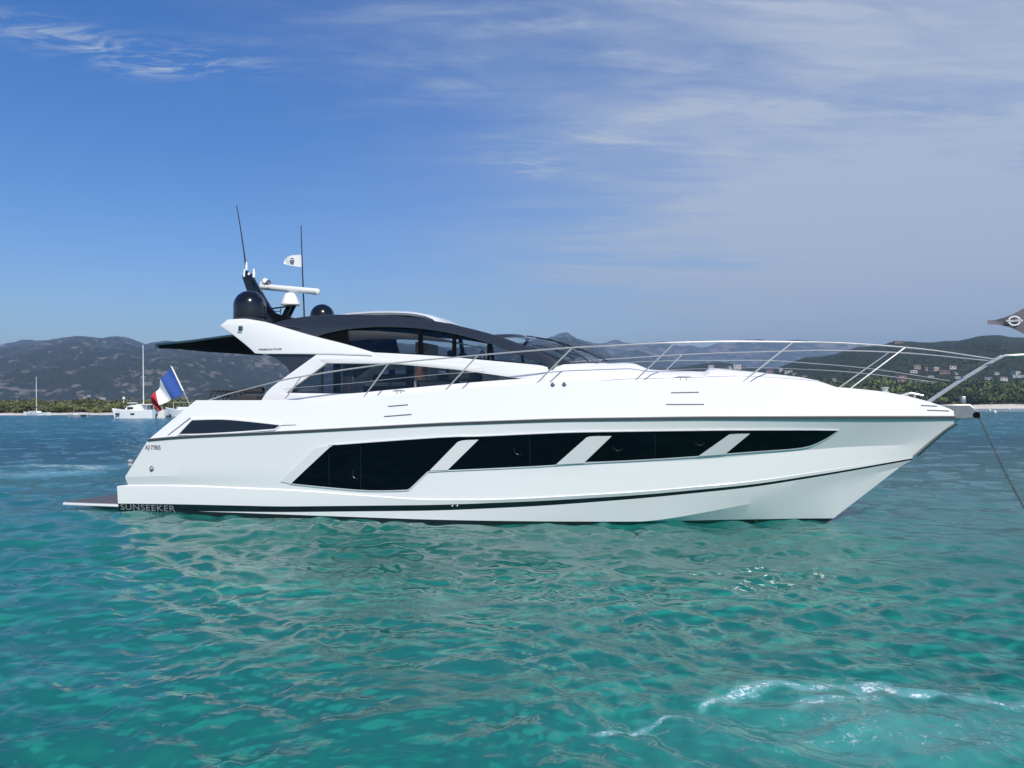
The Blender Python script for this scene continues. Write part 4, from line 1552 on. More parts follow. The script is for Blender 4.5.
# small aerials, horn and lamps on the mast head
for (px, pyb, pyt, r_) in ((244.6, 277.0, 269.5, 0.042), (246.4, 270.2, 262, 0.03), (253.8, 277.5, 268.8, 0.038), (249.2, 275.2, 272.4, 0.045)):
    b_, t_ = LP(px, pyb, -0.3), LP(px + 0.2, pyt, -0.3)
    h = t_.z - b_.z
    MB().lathe((b_.x, b_.y, b_.z), [(r_, 0), (r_ * 1.05, h * 0.55), (r_ * 0.75, h * 0.62), (r_ * 0.8, h * 0.92), (r_ * 0.35, h)], 14).build('mast_aerial', M['whiteplastic'], mast)
c = LP(264.5, 281.8, -0.25)
sl = MB().lathe((c.x + 0.06, c.y, c.z - 0.045), [(0.085, 0), (0.10, 0.05), (0.06, 0.13)], 16, axis=(-0.55, 0, 0.83)).box((c.x - 0.03, c.y, c.z - 0.03), (0.13, 0.12, 0.05)).build('searchlight', M['whiteplastic'], mast)
MB().lathe((c.x + 0.085, c.y, c.z - 0.02), [(0.07, 0), (0.07, 0.07), (0.02, 0.085)], 14, axis=(1, -0.3, -0.1)).build('lamp_lens', M['darksteel'], sl)
# whip aerials
w1 = [LP(236.6, 205, -0.3), LP(240.5, 228, -0.3), LP(243.6, 249, -0.3), LP(246.2, 270, -0.3)]
MB().tube(w1, [0.012, 0.016, 0.019, 0.024], 8).build('whip_aerial', M['ink'], yacht)
w2 = [LP(301.0, 225.5, -0.2), LP(301.8, 250, -0.2), LP(302.8, 280, -0.2), LP(304.4, 319.5, -0.2)]
MB().tube(w2, [0.012, 0.016, 0.019, 0.024], 8).build('whip_aerial', M['ink'], yacht)

# ------------------------------------------------------------------ guard rails
RB = lambda x: max(0.28, crease.b(x) - 0.06) if x < crease.xe else 0.28


def rb_pulpit(x):
    e = crease.xe
    if x < e - 2.6:
        return max(0.5, crease.b(x) - 0.06)
    base = crease.b(e - 2.6) - 0.06
    t = min(1.0, (x - (e - 2.6)) / 3.6)
    return base + (0.12 - base) * t


def rail_line(pix, n=8):
    P = [LF(px, py, rb_pulpit) for px, py in pix]
    out = []
    for i in range(len(P) - 1):
        p0, p1, p2, p3 = P[max(i - 1, 0)], P[i], P[i + 1], P[min(i + 2, len(P) - 1)]
        for k in range(n):
            t = k / n
            out.append(0.5 * ((2 * p1) + (p2 - p0) * t + (2 * p0 - 5 * p1 + 4 * p2 - p3) * t * t + (3 * p1 - p0 - 3 * p2 + p3) * t ** 3))
    out.append(P[-1])
    return out


TOP = [(209, 400), (230, 393.6), (262, 385.4), (285, 379.6), (305, 376), (340, 370.4), (388, 363.8), (420, 360.4), (450, 357.8), (478, 355.2), (510, 352.4), (540, 350), (572, 347.6), (608, 345.8), (640, 344.0), (675, 342.6), (728, 341.6), (793, 342.0), (832, 342.6), (875, 345), (905, 347.4), (935, 350.6), (968, 355.4), (996, 359.6)]
MID = [(284, 389.6), (295, 388), (330, 385), (360, 382.5), (388, 379.4), (420, 376.2), (450, 373.6), (485, 371.6)]
MID2 = [(606, 363.6), (640, 361.8), (680, 360.6), (728, 360.4), (768, 360.5), (800, 362.5), (848, 366.3), (880, 370.0), (915, 375.2), (950, 381)]
STAN = [((301, 377), (285.5, 396)), ((388, 364), (362, 397)), ((477.6, 355.4), (441, 392.4)), ((572, 347.8), (531, 386.4)), ((675, 342.8), (630.5, 382.0)), ((793, 342.2), (738, 382.6)), ((905, 347.6), (846, 389.0))]
for side in (1, -1):
    mir = lambda pts: [Vector((p.x, side * p.y, p.z)) for p in pts]
    gr = MB().tube(mir(rail_line(TOP)), 0.0160, 8).build('guard_rail', M['steel'], yacht)
    MB().tube(mir(rail_line(MID)), 0.007, 6).build('mid_rail', M['steel'], gr)
    MB().tube(mir(rail_line(MID2)), 0.0075, 6).build('mid_rail', M['steel'], gr)
    for (t_, b_) in STAN:
        pt, pb_ = LF(*t_, rb_pulpit), LF(*b_, rb_pulpit)
        MB().tube(mir([pb_ - Vector((0, 0, 0.06)), pt]), 0.0165, 8).build('stanchion', M['steel'], gr)
    bb, tt, kk = LP(927, 401.5, -0.12), LP(996, 360.2, -0.12), LP(1005, 355.6, -0.12)
    e2 = kk + Vector((0.75, 0.12 * 0, 0.02))
    MB().tube(mir([bb - Vector((0, 0, 0.05)), bb.lerp(tt, 0.5), tt, tt.lerp(kk, 0.6), kk, kk.lerp(e2, 0.3), e2]), 0.026, 8).build('pulpit_tube', M['steel'], gr)
    if side == 1:
        PUL = e2
MB().tube([PUL, Vector((PUL.x + 0.12, PUL.y * 0.5, PUL.z)), Vector((PUL.x + 0.12, -PUL.y * 0.5, PUL.z)), Vector((PUL.x, -PUL.y, PUL.z))], 0.026, 8).build('pulpit_tube', M['steel'], yacht)

# cleats on the bulwark
def cleat(px, py, w, foot=True):
    c_ = LF(px, py, lambda x: crease.b(x) - 0.05)
    for side in (1, -1):
        y = c_.y * side
        m_ = MB()
        m_.tube([(c_.x - w, y, c_.z + 0.075), (c_.x - w * .55, y, c_.z + 0.088), (c_.x + w * .55, y, c_.z + 0.088), (c_.x + w, y, c_.z + 0.075)], [0.012, 0.02, 0.02, 0.012], 8)
        for dx in (-w * .3, w * .3):
            m_.tube([(c_.x + dx, y, c_.z - 0.03), (c_.x + dx, y, c_.z + 0.085)], 0.016, 8)
        m_.build('mooring_cleat', M['steel'], yacht)


cleat(399, 394.4, 0.15)
cleat(683.5, 381.2, 0.20)
cl = LP(911, 398.4, -0.5)
MB().tube([(cl.x - 0.2, cl.y, cl.z + 0.07), (cl.x, cl.y, cl.z + 0.11), (cl.x + 0.24, cl.y, cl.z + 0.06)], [0.02, 0.032, 0.02], 8).tube([(cl.x - 0.07, cl.y, cl.z - 0.02), (cl.x - 0.07, cl.y, cl.z + 0.09)], 0.02).tube([(cl.x + 0.07, cl.y, cl.z - 0.02), (cl.x + 0.07, cl.y, cl.z + 0.09)], 0.02).build('mooring_cleat', M['steel'], yacht)
wl_ = LP(886, 391, -0.1)
MB().lathe((wl_.x, 0, wl_.z - 0.05), [(0.09, -0.1), (0.09, 0.03), (0.06, 0.05), (0.06, 0.10), (0.09, 0.115), (0.07, 0.14)], 18).build('anchor_winch', M['steel'], yacht)
c = LP(597, 365.6, -1.25)
MB().lathe((c.x, c.y, c.z), [(0.05, 0), (0.05, 0.05), (0.03, 0.075)], 14, axis=(0, -0.9, 0.4)).build('deck_fitting', M['darksteel'], yacht)

# bow roller and anchor post
a = LP(944, 404.6, 0); b = LP(968, 405.0, 0); c = LP(979, 415.0, 0); d_ = LP(964, 419.4, 0)
vs, fs = fill_loops([[(a.x - 0.3, a.z - 0.02), (b.x, b.z), (c.x, c.z), (c.x - 0.03, c.z - 0.04), (d_.x, d_.z + 0.02), (a.x - 0.3, a.z - 0.25)]], 0.22, 0.02)
br = MB().add(vs, fs).build('bow_roller', M['darksteel'], yacht)
MB().lathe((c.x - 0.08, -0.12, c.z + 0.0), [(0.07, 0), (0.04, 0.10), (0.04, 0.14), (0.07, 0.24)], 18, axis=(0, 1, 0)).build('roller_wheel', M['mattblack'], br)
t_, b_ = LP(962.6, 396.4, 0), LP(962.6, 405.5, 0)
MB().box(((t_.x + b_.x) / 2, 0, (t_.z + b_.z) / 2), (0.10, 0.14, t_.z - b_.z)).build('bow_post', M['darksteel'], br, bevel=0.015)

# ================================================================== FLAGS, CHAIN
L2W = TO_L.inverted()


def flag_grid(cols, nx, ny, amp, waves, seed, curl=0.0):
    """cols: (top, bottom) point pairs from hoist to fly"""
    ts = np.linspace(0, len(cols) - 1, nx)
    rows = []
    for t in ts:
        i = min(int(t), len(cols) - 2)
        f = t - i
        a, b = cols[i][0].lerp(cols[i + 1][0], f), cols[i][1].lerp(cols[i + 1][1], f)
        k = t / (len(cols) - 1)
        r = []
        for s in np.linspace(0, 1, ny):
            p = a.lerp(b, s)
            w = amp * k ** 0.7 * math.sin(waves * 2 * math.pi * k + 1.7 * s + seed)
            r.append(p + Vector((0.12 * w, w, 0.15 * w * (s - 0.5))))
        rows.append(r)
    return rows


def cloth(m, rows, mi=0):
    low_ = [[p + Vector((0, 0.004, 0)) for p in r] for r in rows]
    m.grid(rows, mi)
    m.grid([r[::-1] for r in low_], mi)
    return m


# French ensign on its staff at the stern
ys_ = -0.35
fl = empty('ensign', (0, 0, 0))
base = LP(189, 402, ys_)
fl.parent = None
fl.matrix_world = L2W @ Matrix.Translation(base)
tag(fl, 'blue, white and red striped flag drooping from a slanted white staff at the stern', 'flag')


def loc(p):
    return p - base


MB().tube([loc(LP(171, 365.4, ys_)), loc(LP(183.2, 391, ys_))], 0.021, 8).build('flagstaff', M['whiteplastic'], fl)
MB().tube([loc(LP(183.2, 391, ys_)), loc(LP(191, 408, ys_))], 0.013, 8).build('staff_socket', M['steel'], fl)
colpx = [((171.0, 367.0), (183.6, 393.4)), ((166.0, 373.0), (177.0, 397.0)), ((161.6, 379.4), (171.0, 399.2)), ((158.6, 386.0), (165.6, 402.6)), ((155.8, 391.6), (160.8, 405.0)), ((153.0, 397.0), (160.2, 409.0)), ((149.2, 403.6), (158.8, 411.6))]
cols = [(loc(LP(*a, ys_)), loc(LP(*b, ys_))) for a, b in colpx]
rows = flag_grid(cols, 37, 13, 0.085, 2.1, 0.6)
for nm, i0, i1, mt in (('blue_stripe', 0, 12, 'flagblue'), ('white_stripe', 12, 24, 'flagwhite'), ('red_stripe', 24, 36, 'flagred')):
    cloth(MB(), rows[i0:i1 + 1]).build(nm, M[mt], fl, recalc=False, smooth=1.2)

# white courtesy flag on the aerial, with a dark head emblem
yf = -0.2
fbase = LP(302.2, 262, yf)
cf = empty('courtesy_flag', (0, 0, 0))
cf.matrix_world = L2W @ Matrix.Translation(fbase)
tag(cf, 'small white flag with a dark head emblem on the thin aerial above the roof', 'flag')
cc = [((301.8, 254.8), (302.3, 267.0)), ((297, 254.8), (297, 266.6)), ((291.0, 255.6), (291, 265.8)), ((286.6, 257.4), (286.4, 264.8)), ((283.6, 260.6), (283.6, 263.8))]
cols = [(LP(*a, yf) - fbase, LP(*b, yf) - fbase) for a, b in cc]
rows = flag_grid(cols, 25, 11, 0.015, 1.2, 0.4)
cloth(MB(), rows).build('flag_cloth', M['flagwhite'], cf, recalc=False, smooth=1.2)
hp_px = [(290.2, 258.6), (291.6, 257.4), (293.8, 257.2), (295.6, 258.0), (296.3, 259.6), (296.0, 261.4), (295.4, 262.6), (295.6, 264.2), (292.6, 264.2), (292.4, 263.0), (290.8, 262.8), (290.6, 261.6), (289.8, 261.2), (290.4, 260.2)]
hv = [(LP(*p, yf) - fbase) for p in [(293 + (q[0] - 293) * .72, 260.6 + (q[1] - 260.6) * .72) for q in hp_px]]
vs, fs = fill_loops([[(p.x, p.z) for p in hv]], 0.0)
MB().add([(x, -0.05, z) for x, y, z in vs], fs).build('head_emblem', pmat('faded_black_print', (0.16, 0.16, 0.17), 0.8), cf, smooth=0)
bandp = [(290.9, 259.7), (295.3, 259.2), (295.4, 259.8), (291.0, 260.4)]
bv = [(LP(*p, yf) - fbase) for p in bandp]
MB().add([(p.x, -0.053, p.z) for p in bv], [(0, 1, 2, 3)]).build('head_band', M['flagwhite'], cf, smooth=0)

# dark burgee with a round white badge, on a staff over the pulpit
sb = Vector((PUL.x + 0.12, 0.0, PUL.z))
bg_ = empty('burgee', (0, 0, 0))
bg_.matrix_world = L2W @ Matrix.Translation(sb)
tag(bg_, 'dark slate pennant with a round white badge flying over the bow', 'flag')
hx = sb.x
topz = LP(1060, 290, 0).z
MB().tube([Vector((0, 0, -0.02)), Vector((0, 0, topz - sb.z + 0.1))], 0.016, 8).build('flagstaff', M['steel'], bg_)
hoist_px = 512 + FPX * 0  # measured below from the staff's own place
cc = [((1044, 301.0), (1044, 345.0)), ((1034, 304.4), (1034, 339.8)), ((1024, 308.2), (1024, 334.0)), ((1013, 314.2), (1013, 328.4)), ((1004, 317.6), (1004, 325.6)), ((996, 319.6), (996, 324.6)), ((987.4, 320.2), (987.4, 324.4))]
first = LP(1044, 320, 0)
dx = hx - first.x
cols = []
for i, (a, b) in enumerate(cc):
    k = 1 - i / 6.0
    pa_, pb2 = LP(*a, 0.0), LP(*b, 0.0)
    sh = dx * max(0.0, k - 0.67) / 0.33
    cols.append((pa_ + Vector((sh, 0, 0)) - sb, pb2 + Vector((sh, 0, 0)) - sb))
rows = flag_grid(cols, 37, 11, 0.03, 1.4, 0.2)
cloth(MB(), rows).build('flag_cloth', M['burgee'], bg_, recalc=False, smooth=1.2)
bc_ = LP(1013.4, 321.0, 0) - sb
sc_ = (LP(1021.4, 321, 0) - LP(1005.4, 321, 0)).length / 16.0
m = MB()
for (q0, q1) in ((0.30, math.pi - 0.30), (math.pi + 0.30, 2 * math.pi - 0.30)):
    qs = np.linspace(q0, q1, 16)
    m.grid([[Vector((bc_.x + r_ * 6.6 * sc_ * math.cos(q), -0.065, bc_.z + r_ * 5.6 * sc_ * math.sin(q))) for q in qs] for r_ in (0.74, 1.0)])
m.grid([[Vector((bc_.x + u * sc_, -0.066, bc_.z + w * sc_)) for u in (-8.2, 8.2)] for w in (-1.0, 1.0)])
m.build('round_badge', M['flagwhite'], bg_, smooth=0)
cu = bpy.data.curves.new('badge_word', 'FONT')
cu.body = 'SUNSEEKER'
o = bpy.data.objects.new('badge_word', cu)
COL.objects.link(o)
me = bpy.data.meshes.new_from_object(o.evaluated_get(bpy.context.evaluated_depsgraph_get()))
vs = np.array([v.co[:] for v in me.vertices])
fs = [tuple(p.vertices) for p in me.polygons]
bpy.data.objects.remove(o)
lo, hi = vs.min(0), vs.max(0)
MB().add([(bc_.x + ((v[0] - lo[0]) / (hi[0] - lo[0]) - 0.5) * 15 * sc_, -0.069, bc_.z + ((v[1] - lo[1]) / (hi[1] - lo[1]) - 0.5) * 1.3 * sc_) for v in vs], fs).build('badge_lettering', M['burgee'], bg_, smooth=0, recalc=False)

# anchor chain, link by link, from the roller down into the water
a = L2W @ LP(978.6, 416.2, 0)
b = ground(1036, 528)
m = MB()
nl = int((b - a).length / 0.085)
dirv = (b - a).normalized()
pts = []
for i in range(nl + 8):
    t = i / nl
    p = a.lerp(b, t)
    p.z -= 0.10 * math.sin(min(t, 1) * math.pi)
    pts.append(p)
s1 = dirv.cross(Vector((0, 1, 0))).normalized()
s2 = dirv.cross(s1).normalized()
for i, p in enumerate(pts):
    s_ = s1 if i % 2 else s2
    m.tube([p + dirv * (0.062 * math.cos(q)) + s_ * (0.024 * math.sin(q)) for q in np.linspace(0, 2 * math.pi, 10, endpoint=False)], 0.0075, 5, closed=True)
ch = m.build('anchor_chain', M['chain'], None)
for v in ch.data.vertices:
    v.co -= a
ch.location = a
tag(ch, 'dark steel anchor chain running from the bow roller down into the water', 'chain')

# ================================================================== OTHER BOATS
hm = pmat('white_boat_hull', (0.78, 0.78, 0.77), 0.35, var=0.02)
dk = pmat('dark_boat_window', (0.02, 0.024, 0.03), 0.15)
gy = pmat('grey_boat_canvas', (0.06, 0.07, 0.08), 0.9)
al = pmat('pale_mast', (0.72, 0.72, 0.70), 0.4)
rib = pmat('grey_inflatable_tube', (0.34, 0.35, 0.37), 0.6)


def small_hull(L, B, free, mat, name, parent, sheer=0.25, y=0.0, stern=0.75):
    rows = []
    for t in np.linspace(0, 1, 15):
        x = -L / 2 + L * t
        w = B / 2 * (stern + (1 - stern) * math.sin(min(1, t * 2.2) * math.pi / 2)) * (1 - max(0, (t - 0.45) / 0.55) ** 2.2)
        z = free * (1 + sheer * (2 * t - 0.7) ** 2)
        xr = x + 0.10 * L * max(0, t - 0.6) * 0
        rows.append([Vector((xr - 0.10 * L * t * t * 0.6, y, -0.35)), Vector((xr - 0.06 * L * t * t, y - w * 0.72, 0.0)), Vector((xr, y - w, z)), Vector((xr, y - w * .85, z + 0.05)), Vector((xr, y, z + 0.12)),
                     Vector((xr, y + w * .85, z + 0.05)), Vector((xr, y + w, z)), Vector((xr - 0.06 * L * t * t, y + w * 0.72, 0.0))])
    m_ = MB().grid(rows, closed=True)
    m_.add(rows[0], [tuple(range(8))])
    return m_.build(name, mat, parent, merge=0.002)


def boat_at(px, py, name, rz, label, cat='boat'):
    g = ground(px, py)
    e = empty(name, (g.x, g.y, 0), rz)
    return tag(e, label, cat), g.y / FPX          # metres per pixel there


# single-masted sailing yacht near the left beach, bow to the left
e, s = boat_at(36, 415.2, 'sailing_boat', R(172), 'white single masted sailing boat anchored off the left beach')
small_hull(28 * s, 8 * s, 2.3 * s, hm, 'hull', e, sheer=0.3)
cb = MB().box((0.8 * s, 0, 3.1 * s), (12 * s, 4.5 * s, 2.2 * s)).build('cabin', hm, e, bevel=0.35)
MB().box((1.2 * s, 0, 3.3 * s), (8 * s, 4.6 * s, 0.7 * s)).build('cabin_window', dk, cb)
MB().tube([(-0.5 * s, 0, 3 * s), (0.4 * s, 0, 38.5 * s)], [0.32 * s, 0.24 * s], 8).build('mast', al, e)
MB().tube([(-0.5 * s, 0, 8.0 * s), (-9 * s, 0, 8.0 * s)], [0.7 * s, 0.5 * s], 8).build('furled_sail', gy, e)
m = MB()
for q in ((13 * s, 0, 4.5 * s), (-13 * s, 0, 4 * s), (-1 * s, 4 * s, 4 * s), (-1 * s, -4 * s, 4 * s)):
    m.tube([(0.3 * s, 0, 38 * s), q], 0.03 * s, 5)
m.build('rigging', gy, e)
MB().tube([(0.1 * s, -2.4 * s, 24 * s), (0.1 * s, 2.4 * s, 24 * s)], 0.12 * s, 6).build('spreader', al, e)

# catamaran, bow to the left, behind the ensign
e, s = boat_at(139, 418.2, 'catamaran', R(170), 'white sailing catamaran with tall mast and dark boom cover, partly behind the striped flag', 'catamaran')
for yy in (-9.5 * s, 9.5 * s):
    h_ = small_hull(51 * s, 6.5 * s, 6.0 * s, hm, 'hull', e, sheer=0.16, y=yy, stern=0.9)
    for xx in (17 * s, -2 * s):
        MB().box((xx, yy + 0, 3.5 * s), (4.6 * s, 6.65 * s, 1.1 * s)).build('hull_window', dk, h_)
MB().box((-1 * s, 0, 4.6 * s), (36 * s, 19 * s, 2.6 * s)).build('bridge_deck', hm, e, bevel=0.3)
rows = []
for (x, w, z) in ((14 * s, 5 * s, 5.8 * s), (10 * s, 7.5 * s, 9.2 * s), (3 * s, 8.2 * s, 10.6 * s), (-8 * s, 8.2 * s, 10.8 * s), (-9 * s, 8.2 * s, 5.8 * s)):
    rows.append([Vector((x, -w, 5.5 * s)), Vector((x, -w * .9, z)), Vector((x, w * .9, z)), Vector((x, w, 5.5 * s))])
ca = MB().grid(rows).build('saloon', hm, e, smooth=0.3)
MB().box((4.5 * s, 0, 8.1 * s), (7 * s, 16.4 * s, 1.7 * s)).build('saloon_window', dk, ca)
MB().box((-13 * s, 0, 10.9 * s), (22 * s, 14 * s, 0.7 * s)).build('hardtop', hm, e, bevel=0.1)
m = MB()
for xx in (-4, -14, -23):
    for yy in (-6.6, 6.6):
        m.tube([(xx * s, yy * s, 5.5 * s), (xx * s, yy * s, 11 * s)], 0.25 * s, 6)
m.build('hardtop_post', al, e)
MB().box((6 * s, 3 * s, 12.2 * s), (10 * s, 5.0 * s, 0.7 * s)).build('flybridge_bimini', hm, e, bevel=0.1)
MB().tube([(-5.5 * s, 0, 9 * s), (-4 * s, 0, 58.5 * s)], [0.62 * s, 0.40 * s], 8).build('mast', al, e)
MB().tube([(-5.4 * s, 0, 14.0 * s), (6 * s, 0, 13.8 * s), (11 * s, 0, 13.4 * s)], [1.2 * s, 1.5 * s, 0.5 * s], 8).build('furled_sail', gy, e)
m = MB()
for q in ((23 * s, 0, 6 * s), (-8 * s, 9 * s, 6 * s), (-8 * s, -9 * s, 6 * s), (-24 * s, 0, 11 * s)):
    m.tube([(-4 * s, 0, 57.5 * s), q], 0.035 * s, 5)
m.build('rigging', gy, e)
MB().tube([(-4.7 * s, -3.6 * s, 33 * s), (-4.7 * s, 3.6 * s, 33 * s)], 0.18 * s, 6).build('spreader', al, e)
MB().lathe((15 * s, 5 * s, 15.0 * s), [(0.3 * s, -3 * s), (0.3 * s, 0), (1.4 * s, 0.3 * s), (1.4 * s, 1.4 * s), (0.4 * s, 2.2 * s)], 12).build('radar_dome', al, e)
e.scale = (0.9, 1, 1.25)
# tender hanging in the stern shade of the catamaran
e2_, s2_ = boat_at(163, 418.0, 'dinghy', R(176), 'grey inflatable dinghy lying at the stern of the catamaran', 'dinghy')
m = MB()
m.tube([(-7 * s2_, -2.3 * s2_, 1.6 * s2_), (3 * s2_, -2.3 * s2_, 1.7 * s2_), (6.5 * s2_, 0, 2.2 * s2_), (3 * s2_, 2.3 * s2_, 1.7 * s2_), (-7 * s2_, 2.3 * s2_, 1.6 * s2_)], 1.15 * s2_, 10)
m.build('tube', pmat('dark_green_grey_tube', (0.05, 0.085, 0.075), 0.6), e2_)
MB().box((-1.2 * s2_, 0, 0.9 * s2_), (11 * s2_, 3.4 * s2_, 0.7 * s2_)).build('floor', gy, e2_)
MB().box((-7.4 * s2_, 0, 2.4 * s2_), (1.4 * s2_, 1.2 * s2_, 2.8 * s2_)).build('outboard_motor', dk, e2_, bevel=0.06)
# white motor boat half hidden by the yacht's stern
e, s = boat_at(184, 416.4, 'motor_boat', R(168), 'white motor boat with a thin mast, half hidden behind the big yacht', 'motor boat')
small_hull(42 * s, 12 * s, 6.2 * s, hm, 'hull', e)
MB().box((-2 * s, 0, 8.0 * s), (16 * s, 7 * s, 3.0 * s)).build('cabin', hm, e, bevel=0.3)
m = MB()
m.tube([(12 * s, 0, 6 * s), (12 * s, 0, 14.5 * s)], 0.2 * s, 6)
m.tube([(7 * s, 2 * s, 6 * s), (7 * s, 2 * s, 10.5 * s)], 0.12 * s, 6).tube([(4.6 * s, 2 * s, 6 * s), (4.6 * s, 2 * s, 11 * s)], 0.12 * s, 6)
m.build('mast', al, e)
MB().tube([(12 * s, 0, 14.2 * s), (-14 * s, 0, 14.0 * s)], 0.14 * s, 6).build('boom', al, e)
# open motor boat in front of the beach
e, s = boat_at(78, 417.0, 'open_boat', R(184), 'small low grey motor boat with a dark stern in front of the left beach', 'motor boat')
small_hull(21 * s, 6 * s, 1.9 * s, rib, 'hull', e)
MB().box((-6.5 * s, 0, 1.6 * s), (5.6 * s, 6.1 * s, 1.5 * s)).build('stern_cover', dk, e, bevel=0.1)
MB().box((1.5 * s, 0, 2.8 * s), (4 * s, 2.6 * s, 1.2 * s)).build('console', hm, e, bevel=0.1)
MB().tube([(4 * s, 0, 2 * s), (4.2 * s, 0, 6.4 * s)], 0.14 * s, 6).build('light_pole', al, e)
for (px, py, w, lb) in ((4, 414.6, 9, 'tiny white boat by the beach at the far left edge'), (12.5, 415.0, 6, 'tiny white boat by the beach beside the left sailing boat')):
    e, s = boat_at(px, py, 'small_boat', R(180), lb)
    small_hull(w * s, 3 * s, 1.1 * s, hm, 'hull', e)
    MB().box((-0.1 * w * s, 0, 1.5 * s), (w * .3 * s, 1.6 * s, 0.9 * s)).build('console', hm, e, bevel=0.08)

# mooring buoys on the right
for (px, py, r_, lb) in ((989.5, 410.9, 1.1, 'small white mooring buoy, leftmost off the right beach'), (994.9, 412.9, 1.45, 'largest white mooring buoy, nearest the bow chain'), (1009.4, 409.8, 0.8, 'tiny white mooring buoy nearest the right beach')):
    g = ground(px, py)
    s = g.y / FPX
    o = MB().lathe((0, 0, 0), [(r_ * s * math.cos(q), r_ * s * (0.6 + math.sin(q))) for q in np.linspace(-1.45, 1.45, 11)] + [(0.25 * r_ * s, 1.85 * r_ * s)], 18).build('mooring_buoy', M['whiteplastic'], None)
    o.location = (g.x, g.y, 0)
    tag(o, lb, 'buoy')

# ================================================================== HOUSES ON THE SHORE HILLS
dg = bpy.context.evaluated_depsgraph_get()
BR = BVHTree.FromObject(hills_right, dg)
BL = BVHTree.FromObject(hills_left, dg)
wallm = {'white': pmat('white_render', (0.40, 0.385, 0.355), 0.9, var=0.06, vscale=0.3), 'beige': pmat('beige_render', (0.32, 0.26, 0.20), 0.9, var=0.08, vscale=0.3), 'pink': pmat('pink_render', (0.28, 0.20, 0.165), 0.9, var=0.08, vscale=0.3),
         'stone': pmat('brown_stone', (0.20, 0.145, 0.115), 0.9, var=0.15, vscale=0.3), 'grey': pmat('pale_grey_render', (0.32, 0.33, 0.335), 0.9, var=0.05, vscale=0.3)}
roofm = {'t': pmat('terracotta_tiles', (0.15, 0.085, 0.065), 0.9, var=0.2, vscale=0.6), 'g': pmat('grey_roof', (0.28, 0.28, 0.28), 0.9, var=0.1, vscale=0.6), 'w': pmat('white_flat_roof', (0.40, 0.39, 0.37), 0.9, var=0.05, vscale=0.6)}
winm = pmat('dark_house_window', (0.02, 0.022, 0.026), 0.2)


def house(px, py, wpx, hpx, wall, roof, label, bv, rz):
    d = ray(px, py)
    h = bv.ray_cast(Vector((0, 0, CAM_H)), d)
    p = h[0] if h[0] is not None else at_depth(px, py, 1100)
    s = p.y / FPX
    w, hh, dp = wpx * s * 0.92, hpx * s * 0.82, max(5.0, min(wpx * s * 0.7, 12))
    e = empty('house', p, R(rz))
    tag(e, label, 'house', 'houses on the far hills')
    zb = -3.0
    wl = MB().box((0, 0, (hh * 0.7 + zb) / 2), (w, dp, hh * 0.7 - zb)).build('wall', wallm[wall], e, smooth=0)
    z0, z1 = hh * 0.7, hh
    if roof == 'w':
        MB().box((0, 0, z0 + hh * 0.12), (w * 1.04, dp * 1.04, hh * 0.24)).build('roof', roofm[roof], e, smooth=0)
    else:
        W2_, D2 = w / 2 * 1.06, dp / 2 * 1.12
        MB().add([(-W2_, -D2, z0), (W2_, -D2, z0), (W2_, D2, z0), (-W2_, D2, z0), (-W2_ * .9, 0, z1), (W2_ * .9, 0, z1)], [(0, 1, 5, 4), (2, 3, 4, 5), (1, 2, 5), (3, 0, 4), (3, 2, 1, 0)]).build('roof', roofm[roof], e, smooth=0)
    nw = max(2, int(w / 4.5))
    for k in range(nw):
        MB().box((-w / 2 + w * (k + 0.5) / nw, -dp / 2 - 0.02, hh * 0.36), (1.1, 0.10, 1.4)).build('window', winm, e, smooth=0)


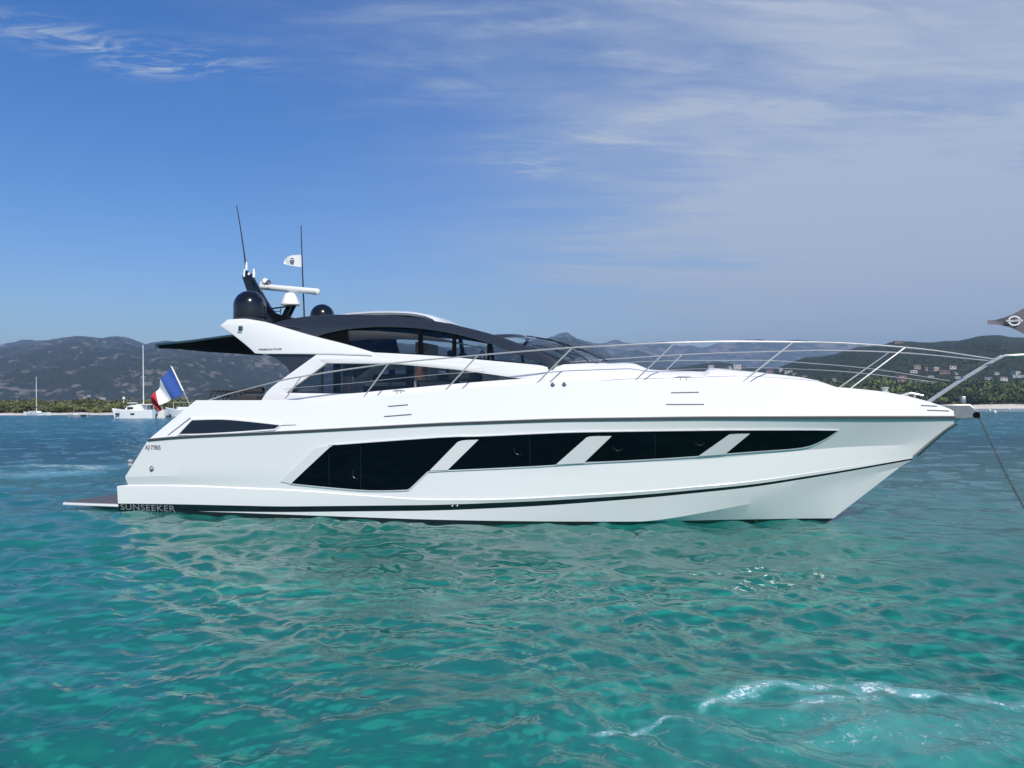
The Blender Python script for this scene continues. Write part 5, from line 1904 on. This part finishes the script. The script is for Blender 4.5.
HOUSES = [
    (917, 368.6, 6.5, 5.0, 'beige', 't', 'tall beige house, highest of the hillside cluster above the bow'),
    (925.5, 370.4, 4.5, 4.0, 'pink', 't', 'narrow pinkish house just right of the tall beige house above the bow'),
    (934, 370.6, 8, 4.2, 'beige', 'w', 'wide beige flat roofed house in the middle of the cluster above the bow'),
    (913, 372.6, 7, 3.2, 'white', 'w', 'low white house below the tall beige house above the bow'),
    (951.5, 368.6, 7.5, 4.2, 'white', 't', 'large white house at the right end of the cluster above the bow'),
    (944, 373.4, 10, 4.0, 'stone', 't', 'long brown stone house under the cluster above the bow'),
    (955, 374.0, 4, 2.2, 'grey', 'g', 'small pale house under the large white house above the bow'),
    (899, 377.6, 12, 3.4, 'pink', 't', 'long pinkish house on the slope left of the bow rail'),
    (930, 377.8, 6, 2.6, 'white', 'w', 'low white house between the two rails above the bow cleat'),
    (900, 381.4, 10, 3.4, 'pink', 't', 'pinkish terracotta roofed house under the long pinkish house'),
    (909.5, 384.6, 6, 2.8, 'grey', 'g', 'pale grey house just above the pine wood over the bow cleat'),
    (922.5, 383.0, 5.5, 2.8, 'grey', 'g', 'pale grey house at the wood edge right of the bow cleat'),
    (955, 378.4, 8.5, 2.4, 'grey', 'w', 'flat pale house crossed by the slanted bow tube'),
    (974, 381.4, 4.5, 3.2, 'beige', 't', 'small yellowish house alone above the pine wood right of the bow tube'),
    (995.5, 374.2, 5, 2.8, 'white', 'g', 'small white house higher on the slope right of the bow tube'),
    (988, 379.6, 7, 2.6, 'grey', 'g', 'grey house above the pine wood left of the right edge pair'),
    (1001.5, 379.6, 9, 3.8, 'white', 't', 'wide white house above the pine wood near the right edge'),
    (1015.5, 374.0, 8, 3.4, 'white', 'w', 'white flat roofed house, highest near the right edge'),
    (1017, 377.0, 13, 2.4, 'grey', 'w', 'long pale wall like house below the white flat roofed one at the right edge'),
    (868.5, 386.0, 5.5, 3.0, 'white', 'g', 'small white house just over the foredeck between the bow stanchions'),
    (884, 382.6, 16, 3.0, 'pink', 't', 'very long low pink house over the foredeck'),
    (736, 367.6, 9, 3.6, 'white', 'w', 'white building on the low hill left of the sixth stanchion'),
    (729.5, 368.6, 5, 3.0, 'white', 'g', 'small white house beside the white building on the low hill'),
    (711, 367.4, 6, 2.8, 'white', 'w', 'white house on top of the low dark hill above the raised foredeck'),
    (780.5, 371.8, 4, 4.0, 'white', 'g', 'slim bright white house over the foredeck beside the port stanchion'),
    (788.5, 372.8, 8, 2.8, 'white', 'w', 'wide white house over the foredeck right of the slim white one'),
    (794, 374.6, 6, 2.2, 'beige', 't', 'small beige house just over the foredeck edge'),
    (803, 377.4, 8, 2.6, 'pink', 't', 'low pinkish house touching the foredeck edge'),
    (769, 371.0, 7, 2.2, 'stone', 't', 'brown house between the sixth stanchion and the port stanchion'),
    (833.5, 381.4, 4.5, 3.4, 'beige', 'g', 'lone beige house low on the green slope over the foredeck'),
    (898.5, 343.2, 8, 3.6, 'stone', 'g', 'stone building on the summit of the green hill'),
]
for i, h_ in enumerate(HOUSES):
    house(*h_, BR, (-18, 12, 25, -8, 4)[i % 5])
LEFT = [(85.5, 398.2, 3.2, 2.0, 'white', 'w', 'white house, middle one at the foot of the left mountain'), (89.2, 396.4, 3.4, 1.8, 'white', 'w', 'white house set highest at the foot of the left mountain'),
        (103.4, 399.2, 5.0, 2.2, 'white', 'w', 'wide white house above the left wood near the catamaran')]
for h_ in LEFT:
    house(*h_, BL, 6)
e = ground(18, 415)
p = at_depth(18.5, 408.6, 290)
hs = empty('house', (p.x, p.y, float(land_z(18.5, 20))), R(5))
tag(hs, 'small pale beach house among the trees behind the left sailing boat', 'house', 'houses on the far hills')
z_ = p.z - hs.location.z
MB().box((0, 0, z_ / 2), (2.6, 2.6, z_)).build('wall', wallm['beige'], hs, smooth=0)
MB().add([(-1.6, -1.6, z_), (1.6, -1.6, z_), (1.6, 1.6, z_), (-1.6, 1.6, z_), (-1.4, 0, z_ + 0.8), (1.4, 0, z_ + 0.8)], [(0, 1, 5, 4), (2, 3, 4, 5), (1, 2, 5), (3, 0, 4), (3, 2, 1, 0)]).build('roof', roofm['w'], hs, smooth=0)
